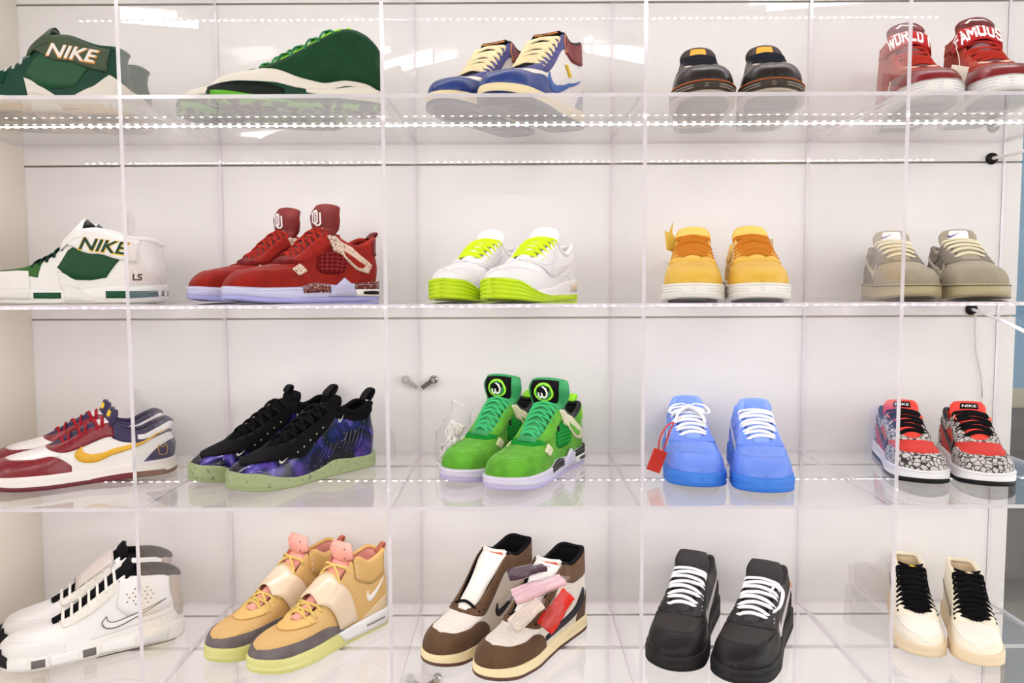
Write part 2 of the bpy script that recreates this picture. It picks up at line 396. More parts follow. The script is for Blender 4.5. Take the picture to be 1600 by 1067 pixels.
    SW_A = [(.07, .66), (.0, .40), (.03, .13), (.12, 0), (.25, .04), (.46, .27), (.72, .60), (1, 1)]
    SW_B = [(.07, .66), (.08, .46), (.13, .34), (.20, .31), (.31, .37), (.50, .51), (.74, .73), (1, 1)]
    def swoosh(s, mat, x0, x1, z0, z1, side='both', off=1.6, name='swoosh', edge=None):
        f = lambda P: [(x0 + (x1 - x0) * u, max(1.5, z0 + (z1 - z0) * v)) for u, v in P]
        A, B = f(s.SW_A), f(s.SW_B)
        if edge is not None:
            for sd in s.sides(side):
                mb = MB()
                for Q in (A, B):
                    q = s.curve(Q, 30); mb.tube(list(s.P(q[:, 0], q[:, 1], sd, off + 0.2)), 0.7 * s.k, 5)
                mb.build('swoosh_outline', edge, s.root)
        return s.patch(name, mat, A, B, side, off, 34, 4)
    def dots(s, name, mat, pts, r=1.1, side='both', off=0.7):
        """small punched holes / studs: flat discs on the upper at (x, z)"""
        mb = MB(); sds = s.sides(side)
        for x, z in pts:
            a = s.a_of(x, z)
            for sd in sds:
                c = s.P(x, a, sd, off); u = s.P(min(x + .5, 100), a, sd, off) - c; w = s.P(x, min(1, a + .03), sd, off) - c
                if np.linalg.norm(w) < 1e-9: w = c - s.P(x, a - .03, sd, off)
                u /= np.linalg.norm(u) + 1e-12; w = w - u * np.dot(u, w); w /= np.linalg.norm(w) + 1e-12
                v = [c + (u * cos(t) + w * sin(t)) * r * s.k for t in np.arange(6) * pi / 3]; mb.add(v, [tuple(range(6))] if sd < 0 else [tuple(range(6))[::-1]])
        o = mb.build(name, mat, s.root, False); o['kind'] = 'stuff'; return o
    def toe_dots(s, mat, x0=72, x1=86, rows=5, r=0.9):
        pts = []
        for i in range(rows):
            x = x0 + (x1 - x0) * i / (rows - 1)
            for a in (0.985, 0.90, 0.82, 0.74)[: 4 if i < rows - 1 else 3]: pts.append((x, a))
        return s.dots('perforations', mat, pts, r)
    def text(s, string, mat, x, z, h, side, slope=0.0, name='lettering', off=2.0, shear=0.0, stretch=1.0, bold=0.02):
        """lettering lying on the upper: starts at (x, z), h mm high, reads forwards on either side"""
        v, f = text_mesh(string, shear, bold)
        for sd in s.sides(side):
            mb = MB(); P = []
            for u, w, _ in v:
                du = u * h * stretch / 3.0; xx = x - du if sd > 0 else x + du; zz = z + w * h + slope * u * h * stretch
                xx = min(100, max(0, xx)); P.append(s.P(xx, s.a_of(xx, max(1.5, zz)), sd, off))
            mb.add(P, f); mb.build(name, mat, s.root, False)
    # -------- collar, tongue, laces, straps
    def collar(s, mat, r=4.0, x1=None, name='collar'):
        x1 = x1 or s.xc; xs = np.concatenate([np.linspace(x1, 8, 16), [5.5, 3.5, 2, 1, .4, 0]])
        Lp = s.P(xs, np.ones_like(xs), 1, -1.5); Rp = s.P(xs, np.ones_like(xs), -1, -1.5); pts = list(Lp) + list(Rp[:-1][::-1])
        pts = [0.5 * p + 0.25 * pts[max(i - 1, 0)] + 0.25 * pts[min(i + 1, len(pts) - 1)] for i, p in enumerate(pts)]
        mb = MB(); mb.tube(pts, r * s.k, 8); return mb.build(name, mat, s.root)
    def tongue(s, mat, tip, width=(21, 32), th=6.0, rise=3.0, arch=0.28, name='tongue', tipround=0.25, grow=(0.3, 0.85)):
        """tip: [(x, z), ...] side-view points beyond the top eyelet"""
        xa, xb = s.xv + 1.5, s.xc; base = [(x, float(s.zT(x)) + rise * min(1, (xa - x) / 8)) for x in np.linspace(xa, xb, 7)]
        pth = np.array(smooth_path(base + list(tip), 34)); s.tp = pth; s.tw, s.tarch, s.tth, s.tround, s.tgrow = width, arch, th, tipround, grow
        ks, ws = np.linspace(0, 1, 35), np.linspace(-1, 1, 11)
        G = np.array([[s.T(k, w, th / 2) for w in ws] for k in ks]); Gb = np.array([[s.T(k, w, -th / 2) for w in ws] for k in ks])
        return sheet(name, G, Gb, mat, s.root)
    def T(s, k, w, off=0.0):
        """point on the tongue: k 0 bottom .. 1 tip, w -1 .. 1 across (+ = left)"""
        i = k * (len(s.tp) - 1); i0 = int(min(i, len(s.tp) - 2)); t = i - i0; p = s.tp[i0] * (1 - t) + s.tp[i0 + 1] * t; d = s.tp[i0 + 1] - s.tp[i0]
        d = np.array([3 * d[0], d[1]]); d /= np.linalg.norm(d) + 1e-9; nrm = np.array([d[1], -d[0]])   # forward/up normal
        if nrm[0] < 0 and nrm[1] < 0: nrm = -nrm
        g0, g1 = s.tgrow; t_ = min(1, max(0, (k - g0) / (g1 - g0))); hw = s.tw[0] + (s.tw[1] - s.tw[0]) * t_ * t_ * (3 - 2 * t_)
        if s.tround and k > 1 - 0.12: hw *= 1 - s.tround * ((k - 0.88) / 0.12) ** 2
        bend = -s.tarch * hw * w * w; edge = 1.0 - 0.55 * abs(w) ** 4
        o = bend + off * edge
        x = 3 * p[0] + nrm[0] * o; z = p[1] + nrm[1] * o
        return s.W(np.array([x, hw * w, z]), np.array(min(100, max(0, p[0]))), 1)
    def tongue_patch(s, name, mat, k0, k1, w0, w1, off=0.8, n=8, m=8):
        G = np.array([[s.T(k, w, s.tth / 2 + off) for w in np.linspace(w0, w1, m)] for k in np.linspace(k0, k1, n)])
        Gb = np.array([[s.T(k, w, s.tth / 2 - 0.5) for w in np.linspace(w0, w1, m)] for k in np.linspace(k0, k1, n)])
        return sheet(name, G, Gb, mat, s.root)
    def tongue_shape(s, name, mat, polys, k0, k1, w0, w1, off=1.4):
        """flat mark on the tongue; polys: vertex/face pair in unit coordinates (u to the viewer's right, v up)"""
        v, f = polys; P = [s.T(k0 + (k1 - k0) * q[1], w0 + (w1 - w0) * q[0], s.tth / 2 + off) for q in v]
        return mesh(name, P, f, mat, s.root, False)
    def ctr(s, x):
        """height of the tongue centre line at x, or of the top edge"""
        if s.tp is None: return float(s.zT(x)) + 3
        i = int(np.argmin(np.abs(s.tp[:, 0] - x))); return float(s.tp[i, 1]) + s.tth / 2
    def laces(s, mat, n=6, x0=None, x1=None, w=3.6, flat=0.38, style='cross', drop=7, name='laces', lift=2.0, skip=()):
        x0 = x0 if x0 is not None else s.xv - 4; x1 = x1 if x1 is not None else s.xc + 2; X = np.linspace(x0, x1, n); mb = MB()
        def eye(i, sd, lo=0.0):
            z = float(s.zT(X[i])) - drop - lo; return X[i], s.a_of(X[i], max(2, z))
        def seg(i, sd, j, sl_=0.0):
            xi, ai = eye(i, sd); xj, aj = eye(j, -sd); xi = xi - sl_ / 2; xj = xj + sl_ / 2; xm = (X[i] + X[j]) / 2
            p0 = s.P(xi, ai, sd, 0.6); p1 = s.P(xi, 1.0, sd, 2.2); p4 = s.P(xj, aj, -sd, 0.6); p3 = s.P(xj, 1.0, -sd, 2.2)
            pc = s.W(np.array([3 * xm, 0, s.ctr(xm) + lift]), np.array(xm), 1)
            q1 = p1 * 0.6 + pc * 0.4; q1[2] = max(q1[2], p1[2] * .35 + pc[2] * .65); q3 = p3 * 0.6 + pc * 0.4; q3[2] = max(q3[2], p3[2] * .35 + pc[2] * .65)
            pts = smooth_path([p0, p1, q1, pc, q3, p3, p4], 22)
            sl = np.array([3.0, 0, float(s.zT(xm + 2) - s.zT(xm - 2)) * 0.75]); mb.tube(pts, w * s.k, 8, flat, wdir=[sl] * len(pts))
        if style == 'zig':
            for i in range(n):
                if i not in skip: seg(i, 1 if i % 2 else -1, i, 0.36 * (X[1] - X[0]) if n > 1 else 0)
        elif style == 'bars':
            for i in range(n):
                if i not in skip: seg(i, 1, i)
        else:
            seg(0, 1, 0)
            for i in range(n - 1):
                if i in skip: continue
                seg(i, 1, i + 1); seg(i, -1, i + 1)
        return mb.build(name, mat, s.root)
    def eyelets(s, mat, n=6, x0=None, x1=None, drop=7, r=1.7, name='eyelets'):
        x0 = x0 if x0 is not None else s.xv - 4; x1 = x1 if x1 is not None else s.xc + 2
        return s.dots(name, mat, [(x, max(2, float(s.zT(x)) - drop - 3)) for x in np.linspace(x0, x1, n)], r, 'both', 2.0)
    def bow(s, mat, k=0.62, w=3.4, size=34):
        """bow knot over the tongue: two loops and two ends"""
        c = np.array(s.T(k, 0, s.tth / 2 + 5)); mb = MB(); K = s.k
        for sd in (1, -1):
            lp = [c, c + np.array([4, 10 * sd, 9]) * K, c + np.array([10, (size) * sd, 6]) * K, c + np.array([14, (size + 6) * sd, -6]) * K, c + np.array([12, size * .6 * sd, -5]) * K, c + np.array([3, 4 * sd, 1]) * K]
            mb.tube(smooth_path(lp, 26), w * K, 8, 0.4)
            e = [c, c + np.array([9, 9 * sd, 2]) * K, c + np.array([22, 22 * sd, -9]) * K, c + np.array([34, 27 * sd, -22]) * K]; mb.tube(smooth_path(e, 16), w * 0.8 * K, 8, 0.5)
        mb.tube([c + np.array([0, -6, 1]) * K, c + np.array([2, 0, 5]) * K, c + np.array([0, 6, 1]) * K], 5 * K, 8, 0.7)
        return mb.build('lace_bow', mat, s.root)
    def strap(s, name, mat, x_top, x_low, wid, a0=0.05, lift=6.0, off=3.5, th=2.2, sides=(1, -1), nb=40):
        """band over the instep: centre at x_top on top, x_low where it meets the sole; wid in % of length. Returns a map (u, v) -> point"""
        prof = []
        def sec(du, o):
            pts = []
            for a in np.linspace(a0, 1, 14): x = x_low + (x_top - x_low) * a + du; pts.append(s.P(x, a, 1, o))
            x = x_top + du; zc = max(s.ctr(x), float(s.zT(x))) + lift
            e = s.P(x, 1.0, 1, o); g = s.P(x, 1.0, -1, o); c = s.W(np.array([3 * x, 0, zc + o * .5]), np.array(x), 1)
            top = [e * (1 - t) ** 2 + 2 * t * (1 - t) * (2 * c - 0.5 * (e + g)) + g * t * t for t in np.linspace(0, 1, 13)]
            pts += top[1:-1]
            for a in np.linspace(1, a0, 14): x = x_low + (x_top - x_low) * a + du; pts.append(s.P(x, a, -1, o))
            return np.array(pts)
        us = np.linspace(-0.5, 0.5, 7); G = np.stack([sec(u * wid, off + th * (1 - (2 * u) ** 6 * .5)) for u in us], 0); Gb = np.stack([sec(u * wid, off - 1.0) for u in us], 0)
        s.strapG = np.stack([sec(u * wid, off + th + 0.6) for u in us], 0)
        return sheet(name, G[::-1], Gb[::-1], mat, s.root)
    def strap_text(s, string, mat, v0, v1, u0=-0.3, u1=0.3, name='lettering', shear=0.0, bold=0.03, reverse=False):
        """lettering along the last strap; v is the fraction across (0 = left side .. 1 = right side); u up the band"""
        v, f = (stroke_text(string) if bold < 0 else text_mesh(string, shear, bold)); v = np.array(v); v[:, 0] -= v[:, 0].min(); G = s.strapG; nU, nV = G.shape[:2]; wmax = v[:, 0].max(); P = []; mid = G[nU // 2]; cl = np.concatenate([[0], np.cumsum(np.linalg.norm(np.diff(mid, axis=0), axis=1))]); cl /= cl[-1]
        for a, b, _ in v:
            t = a / wmax; vv = float(np.interp(v0 + (v1 - v0) * t, cl, np.arange(nV))); uu = ((-(u0 + (u1 - u0) * b)) + 0.5) * (nU - 1)
            i, j = int(min(max(uu, 0), nU - 2)), int(min(max(vv, 0), nV - 2)); p, q = uu - i, vv - j
            P.append(G[i, j] * (1 - p) * (1 - q) + G[i + 1, j] * p * (1 - q) + G[i, j + 1] * (1 - p) * q + G[i + 1, j + 1] * p * q)
        return mesh(name, P, f, mat, s.root, False)
    def loop(s, mat, x, z, h=20, w=9, lean=-6, name='pull_loop'):
        """fabric pull loop standing at the heel or tongue"""
        mb = MB(); pts = []
        for t in np.linspace(-0.15 * pi, 1.15 * pi, 16):
            pts.append(s.W(np.array([3 * x + lean * sin(t) + cos(t) * h * 0.32, 0, z + h * 0.55 + sin(t) * h * 0.5]), np.array(x), 1))
        mb.tube(pts, w * 0.5 * s.k, 8, 0.28, wdir=[(0, 1, 0)] * 16); return mb.build(name, mat, s.root)
    # -------- marks on the side of the sole
    def sole_patch(s, name, mat, A, B, side='both', off=0.8, flare=3.4, n=20, m=4, smooth=True):
        def cv(pts): return np.array(smooth_path(pts, n)) if smooth and len(pts) > 2 else np.array([[np.interp(t, np.linspace(0, 1, len(pts)), [p[i] for p in pts]) for i in (0, 1)] for t in np.linspace(0, 1, n + 1)])
        a, b = cv(A), cv(B); w = np.linspace(0, 1, m)[None, :]; xs = np.clip(a[:, :1] * (1 - w) + b[:, :1] * w, 0, 100); zs = a[:, 1:] * (1 - w) + b[:, 1:] * w
        def pt(x, z, o, sd):
            e = 0.3; x0, x1 = np.maximum(x - e, 0), np.minimum(x + e, 100); tx, ty = 3 * (x1 - x0), s.hw(x1) - s.hw(x0); l = np.sqrt(tx ** 2 + ty ** 2) + 1e-9
            return s.W(np.stack([3 * x - ty / l * (flare + o), s.hw(x) + tx / l * (flare + o), z], -1), x, sd)
        for sd in s.sides(side):
            G, Gb = pt(xs, zs, off, sd), pt(xs, zs, -1.5, sd)
            if sd < 0: G, Gb = G[::-1], Gb[::-1]
            sheet(name, G, Gb, mat, s.root)
STROKES = {'W': [[(0, 1), (.22, 0), (.5, .7), (.78, 0), (1, 1)]], 'O': [[(.08, .12), (.08, .88), (.25, 1), (.75, 1), (.92, .88), (.92, .12), (.75, 0), (.25, 0), (.08, .12)]], 'R': [[(.1, 0), (.1, 1), (.75, 1), (.9, .85), (.9, .62), (.75, .5), (.1, .5)], [(.5, .5), (.92, 0)]],
           'L': [[(.1, 1), (.1, 0), (.88, 0)]], 'D': [[(.1, 0), (.1, 1), (.65, 1), (.92, .75), (.92, .25), (.65, 0), (.1, 0)]], 'F': [[(.1, 0), (.1, 1), (.9, 1)], [(.1, .52), (.75, .52)]], 'A': [[(0, 0), (.5, 1), (1, 0)], [(.2, .34), (.8, .34)]],
           'M': [[(.04, 0), (.04, 1), (.5, .3), (.96, 1), (.96, 0)]], 'U': [[(.1, 1), (.1, .15), (.28, 0), (.72, 0), (.9, .15), (.9, 1)]], 'S': [[(.92, .86), (.72, 1), (.26, 1), (.08, .84), (.1, .6), (.9, .42), (.92, .16), (.74, 0), (.26, 0), (.08, .14)]], '.': [[(.1, 0), (.22, 0)]], ' ': []}
def stroke_text(string, w=0.26):
    V, F, x = [], [], 0.0
    for ch in string:
        adv = {'.': .45, ' ': .35, 'M': 1.05, 'W': 1.1}.get(ch, 0.85); ls = [[(px * adv + x, py) for px, py in ln] for ln in STROKES[ch]]; ls = [sum([[(p[0] + (q[0] - p[0]) * t / 3, p[1] + (q[1] - p[1]) * t / 3) for t in range(3)] for p, q in zip(ln[:-1], ln[1:])], []) + [ln[-1]] for ln in ls]
        v, f = bar_polys(ls, w); n = len(V); V += [(p[0], p[1], 0) for p in v]; F += [tuple(i + n for i in q) for q in f]; x += adv + .26
    return np.array(V), F
def disc_polys(n=20, r=0.5, c=(0.5, 0.5), asp=1.0):
    v = [(c[0] + r * cos(2 * pi * i / n) * asp, c[1] + r * sin(2 * pi * i / n)) for i in range(n)]; return v, [tuple(range(n))]
def ring_polys(r0, r1, n=24, c=(0.5, 0.5), asp=1.0, a0=0, a1=2 * pi):
    full = abs(a1 - a0 - 2 * pi) < 1e-6; k = n if full else n + 1; v = []
    for i in range(k):
        a = a0 + (a1 - a0) * i / n; v += [(c[0] + r0 * cos(a) * asp, c[1] + r0 * sin(a)), (c[0] + r1 * cos(a) * asp, c[1] + r1 * sin(a))]
    f = [(2 * i, 2 * i + 1, (2 * i + 3) % (2 * k), (2 * i + 2) % (2 * k)) for i in range(k if full else k - 1)]; return v, f
def bar_polys(lines, w=0.06):
    """strokes: list of polylines in unit coordinates"""
    V, F = [], []
    for ln in lines:
        for (x0, y0), (x1, y1) in zip(ln[:-1], ln[1:]):
            d = math.hypot(x1 - x0, y1 - y0) + 1e-9; nx, ny = -(y1 - y0) / d * w / 2, (x1 - x0) / d * w / 2; ex, ey = (x1 - x0) / d * w / 2, (y1 - y0) / d * w / 2
            n = len(V); V += [(x0 - ex + nx, y0 - ey + ny), (x0 - ex - nx, y0 - ey - ny), (x1 + ex - nx, y1 + ey - ny), (x1 + ex + nx, y1 + ey + ny)]; F.append((n, n + 1, n + 2, n + 3))
    return V, F
# ------------------------------------------------------------------ room shell
def plain(key, c, rough=0.6, bump=0):
    if key in _mats: return _mats[key]
    m, nt, b = _new(key); b.inputs['Base Color'].default_value = lin(c); b.inputs['Roughness'].default_value = rough
    if bump: _bump(nt, b, bump, 0.15, 0.002)
    return m
CEIL = 3.5
def struct(name, v, mat): o = mesh(name, *v, mat, None, False); o['kind'] = 'structure'; return o
struct('floor', box_vf(-6, 8, -9, 4.2, -0.1, 0), plain('floor_concrete', (150, 145, 138), 0.5, 30))
struct('ceiling', box_vf(-6, 8, -9, 4.2, CEIL + 0.02, CEIL + 0.12), plain('ceiling_paint', (225, 220, 212), 0.9, 60))
struct('wall_back', box_vf(-6, 8, 3.6, 3.7, 0, CEIL), plain('blue_paint', (92, 138, 168), 0.7, 80))
struct('wall_front', box_vf(-6, 8, -8.9, -8.8, 0, CEIL), plain('white_paint', (215, 208, 200), 0.8, 80))
struct('trim_1', box_vf(2.4, 8, 3.56, 3.6, 0.78, 0.90), plain('beige_paint', (170, 160, 138), 0.7))
# ------------------------------------------------------------------ the acrylic display
NX, ROWS = 5, 6
acry = clear('acrylic', (0.985, 0.985, 0.985), 0.02)
def edge_mat():
    if 'acrylic_edge' in _mats: return _mats['acrylic_edge']
    m, nt, b = _new('acrylic_edge'); b.inputs['Base Color'].default_value = lin((234, 227, 234)); b.inputs['Roughness'].default_value = 0.12
    b.inputs['Transmission Weight'].default_value = 0.35; b.inputs['IOR'].default_value = 1.49; return m
def acrylic_board(name, x0, x1, y0, y1, z0, z1, thin):
    """clear sheet; its narrow sawn edges are milky (thin: axis of its thickness)"""
    v, f = box_vf(x0, x1, y0, y1, z0, z1); o = mesh(name, v, f, acry, None, False); o.data.materials.append(edge_mat())
    for p in o.data.polygons:
        if abs(p.normal[thin]) < 0.5: p.material_index = 1
    return o
ROWN = ['top', 'first', 'second', 'third', 'fourth', 'fifth']
for j in range(ROWS):
    zc = Z0 - PITCH_Z * j; o = acrylic_board('acrylic_shelf', 0.0, NX * PITCH_X + 0.003, 0, DEPTH, zc - 0.003, zc + 0.003, 2)
    tag(o, ['clear acrylic shelf above the topmost row of shoes', 'clear acrylic shelf under the topmost row of shoes, seen from below', 'clear acrylic shelf at eye level under the red suede shoes',
            'clear acrylic shelf under the row with the bright blue shoes', 'clear acrylic shelf under the lowest row with the black low shoes', 'clear acrylic shelf below the lowest row of shoes'][j], 'shelf', 'clear acrylic shelves')
COLN = ['white-striped left', 'left', 'middle left', 'middle right', 'right', 'end']
near = [['dark green strapped', 'dark green dimpled', 'blue and white high-top', 'brown-black low', 'red high-top'], ['white and green strapped', 'red suede', 'white and neon', 'yellow', 'grey'],
        ['maroon and white', 'galaxy print', 'green suede', 'bright blue', 'red and cracked-print'], ['white high-top', 'tan strapped', 'brown and white high-top', 'black low', 'cream']]
for k in range(1, NX + 1):
    for j in range(ROWS - 1):
        zt = Z0 - PITCH_Z * j - 0.0031; zb = Z0 - PITCH_Z * (j + 1) + 0.0031; x = k * PITCH_X
        o = acrylic_board('acrylic_divider', x - 0.003, x + 0.003, 0, DEPTH, zb, zt, 0)
        if j < 4: lab = f'clear upright divider between the {near[j][k-1]} and the {near[j][k]} shoes' if k < NX else f'clear acrylic end sheet at the right of the {near[j][k-1]} shoes'
        else: lab = f'clear upright acrylic divider under the lowest shelf, below the {near[3][k-1]} shoes'
        tag(o, lab, 'divider', 'clear acrylic dividers')
# white glossy back panels, one per cell, with open joints over a darker backing
panel_m = plain('white_panel', (226, 224, 222), 0.006); bpy.data.materials['white_panel'].node_tree.nodes['Principled BSDF'].inputs['IOR'].default_value = 1.5
back = struct('wall_panel_back', box_vf(-0.02, 2.040, BACK_Y + 0.012, BACK_Y + 0.03, Z0 - PITCH_Z * 5.6, Z0 + 0.3), plain('panel_backing', (206, 194, 178), 0.7))
seam = [0.30, -0.041, -0.042, -0.036, -0.027, -0.03, -0.2]
zs = [Z0 + 0.28] + [Z0 - PITCH_Z * j + seam[j + 1] for j in range(0, 6)]
xs_ = [-0.02, 0.4, 0.8, 1.2, 1.6, 2.0, 2.040]
for i in range(len(zs) - 1):
    for q in range(len(xs_) - 1):
        bevel_box('panel', xs_[q] + 0.001, xs_[q + 1] - 0.001, BACK_Y, BACK_Y + 0.0118, zs[i + 1] + 0.002, zs[i] - 0.002, 0.0005, panel_m, back)
struct('wall_left', box_vf(-0.02, -0.001, -0.02, BACK_Y - 0.001, Z0 - PITCH_Z * 5.6, Z0 + 0.3), plain('side_paint', (216, 208, 194), 0.4))
struct('trim_2', box_vf(-0.02, 2.05, -0.02, BACK_Y + 0.03, 0, Z0 - PITCH_Z * 5.61), plain('plinth_paint', (222, 216, 210), 0.5))
# LED strips under the shelves, half way back
led = emit((255, 246, 250), LED_W, 'led_diode'); tape = plain('led_tape', (240, 238, 236), 0.5)
for j in range(0, 6):
    zc = Z0 - PITCH_Z * j - 0.0031; r = empty('led_strip', (0, 0.2, zc))
    tag(r, ['white LED strip under the shelf above the topmost row', 'row of bright LED points under the topmost shoe shelf', 'LED strip under the eye-level shelf of the red suede shoes', 'LED strip under the shelf of the bright blue shoes',
            'LED strip under the shelf of the black low shoes', 'LED strip under the lowest shelf'][j], 'light strip', 'LED strips under the shelves')
    MB().box(0.01, 1.99, -0.0068, 0.0068, -0.0010, -0.0001).build('tape', tape, r, False)
    mb = MB()
    for i in range(119): x = 0.0165 * (i + 1); mb.add(*(lambda v, f: (v, [q for i, q in enumerate(f) if i != 1]))(*box_vf(x - .0024, x + .0024, -.0024, .0024, -.0024, -.0010)))
    o = mb.build('diodes', led, r, False); o['kind'] = 'stuff'
# cam locks on the back doors
def cam_lock(z, label):
    r = empty('cam_lock', (0.832, BACK_Y, z)); tag(r, label, 'lock', 'cam locks on the back doors'); st = metal((200, 198, 195), 0.2)
    m = MB(); m.tube([(0, 0, 0), (0, -0.012, 0)], 0.0085, 20); m.build('barrel', st, r); m = MB(); m.tube([(0, -0.012, 0), (0, -0.016, 0)], [0.0062, 0.005], 6); m.build('nut', st, r, False)
    m = MB(); v, f = box_vf(-0.0045, 0.0045, -0.0105, -0.0085, -0.030, 0.006); a = radians(55)
    m.add([(x * cos(a) + z_ * sin(a), y, -x * sin(a) + z_ * cos(a)) for x, y, z_ in v], f); m.build('cam_tongue', metal((120, 118, 115), 0.3), r, False)
    r.rotation_euler = (0, 0, 0)
cam_lock(Z0 - 0.803, 'small steel cam lock on the back door above the green suede shoes')
cam_lock(Z0 - 0.32 * 4 - 0.165, 'small steel cam lock below the lowest shelf in the middle')
# power leads of the strips, leaving through holes at the right
def lead(y, z, label, pts, x=1.975):
    r = empty('power_lead', (x, y, z)); tag(r, label, 'cable', 'white power leads at the right end')
    m = MB(); m.tube([(0, -0.004, 0), (0, 0.002, 0)], [0.011, 0.012], 16); m.build('grommet', rubber((22, 22, 22)), r)
    m = MB(); m.tube(smooth_path(pts, 30), 0.0032, 8); m.build('cord', plain('white_cord', (238, 236, 234), 0.4), r)
lead(BACK_Y - 0.003, Z0 - 0.32 - 0.035, 'thin white power lead leaving a dark hole beside the red high-top shoes', [(0, -0.002, 0), (-0.001, -0.05, -0.002), (-0.02, -0.15, -0.006), (-0.07, -0.30, -0.012)])
lead(BACK_Y - 0.003, Z0 - 0.64 - 0.022, 'thick white power lead leaving a black hole under the grey suede shoes', [(0, -0.003, 0), (-0.006, -0.05, -0.006), (-0.025, -0.14, -0.017), (-0.055, -0.25, -0.03), (-0.09, -0.38, -0.046)])
bpy.data.objects['power_lead.001'].location.x = 1.945
m_ = MB(); m_.tube(smooth_path([(1.948, BACK_Y - 0.012, Z0 - 0.67), (1.955, BACK_Y - 0.006, Z0 - 0.74), (1.972, BACK_Y - 0.005, Z0 - 0.82), (1.970, BACK_Y - 0.006, Z0 - 0.92), (1.972, BACK_Y - 0.006, Z0 - 0.955)], 30), 0.0016, 6)
tag(m_.build('thin_wire', plain('clear_wire', (214, 206, 196), 0.3)), 'thin pale wire hanging down the back panel right of the red and cracked-print shoes', 'wire')
# ceiling tube lights of the shop (seen only as mirror images in the glossy panels)
tube_m = emit((255, 250, 246), TUBE_W, 'ceiling_tube')
def fixture(x, y, ang, label):
    r = empty('ceiling_light', (x, y, CEIL), ang); tag(r, label, 'ceiling light', 'twin-tube ceiling lights')
    MB().box(-0.42, 0.42, -0.16, 0.16, -0.03, 0.019).build('housing', plain('fixture_white', (232, 230, 226), 0.5), r, False)
    for s_ in (-1, 1): m = MB(); m.tube([(-0.30 - .06 * s_, 0.075 * s_, -0.055), (0.30 - .06 * s_, 0.075 * s_, -0.055)], 0.03, 10); m.build('tube', tube_m, r)
S_ = (CEIL - 0.06 - (Z0 - 0.6085)) / 1.35
for cx, cy, ang, lab in ((0.43, -2.77, 0.68, 'ceiling light behind the viewer, straight over the middle left'), (1.60, -2.60, -0.58, 'ceiling light behind the viewer, over the middle right'), (-0.86, -1.99, -0.25, 'ceiling light at the left, nearest the display'),
                         (2.40, -1.80, 0.25, 'ceiling light at the right, nearest the display'), (-1.5, -4.05, 0.3, 'ceiling light far behind at the left'), (-1.15, -5.03, 0.3, 'ceiling light farthest behind, left of the middle')):
    # mirror image distances were worked out for a 1.35 m rise; scale them to the real ceiling
    vx, vy = cx - 0.9966, (2 * BACK_Y - cy) + 1.2063
    fixture(0.9966 + vx * S_, 2 * BACK_Y - (vy * S_ - 1.2063), ang, lab)
# sofa in the room behind, seen past the right end
r = empty('sofa', (3.9, 2.9, 0)); tag(r, 'dark grey upholstered sofa in the room beyond the display, at the right edge', 'sofa')
sm = fabric((74, 72, 70))
bevel_box('seat', -0.9, 0.9, -0.45, 0.35, 0.12, 0.46, 0.05, sm, r); bevel_box('backrest', -0.9, 0.9, 0.2, 0.45, 0.40, 0.83, 0.08, sm, r)
for s_ in (-1, 1): bevel_box('armrest', s_ * 0.98 - 0.1, s_ * 0.98 + 0.1, -0.45, 0.45, 0.1, 0.66, 0.05, sm, r)
for sx in (-0.9, 0.9):
    for sy in (-0.35, 0.35): MB().box(sx - .03, sx + .03, sy - .03, sy + .03, 0, 0.125).build('leg', rubber((30, 28, 26)), r, False)
# ------------------------------------------------------------------ the twenty pairs
LOW = [(0, 94), (3, 99), (10, 93), (20, 81), (30, 88), (38, 104), (46, 97), (66, 70), (75, 63), (84, 58), (91, 52), (96, 44), (99, 35), (100, 28)]
HIGH = [(0, 152), (4, 157), (14, 148), (24, 142), (33, 152), (38, 146), (50, 112), (62, 82), (68, 72), (76, 64), (84, 59), (91, 52), (96, 44), (99, 35), (100, 28)]
J4 = [(0, 112), (3, 116), (10, 108), (20, 98), (30, 108), (38, 124), (46, 112), (62, 76), (68, 70), (76, 64), (85, 59), (92, 52), (96, 44), (99, 35), (100, 29)]
WHITE, BLACK = (238, 234, 230), (24, 23, 25)
def pair(fn, name, group, j, A, B, la, lb, **kw):
    """A: the left shoe (nearer or right-hand in view), B: the right shoe"""
    for (X, Y, yaw), foot, lab in ((A, 1, la), (B, -1, lb)): fn(lambda **k: Shoe(name, lab, group, j, X, Y, yaw, foot, **{**kw, **k}), foot)
def beside(A, d=0.112, back=0.0):
    """place of the right shoe standing beside a left shoe at A"""
    X, Y, yaw = A; h = radians(yaw); return (X + sin(h) * d - cos(h) * back, Y - cos(h) * d - sin(h) * back, yaw)
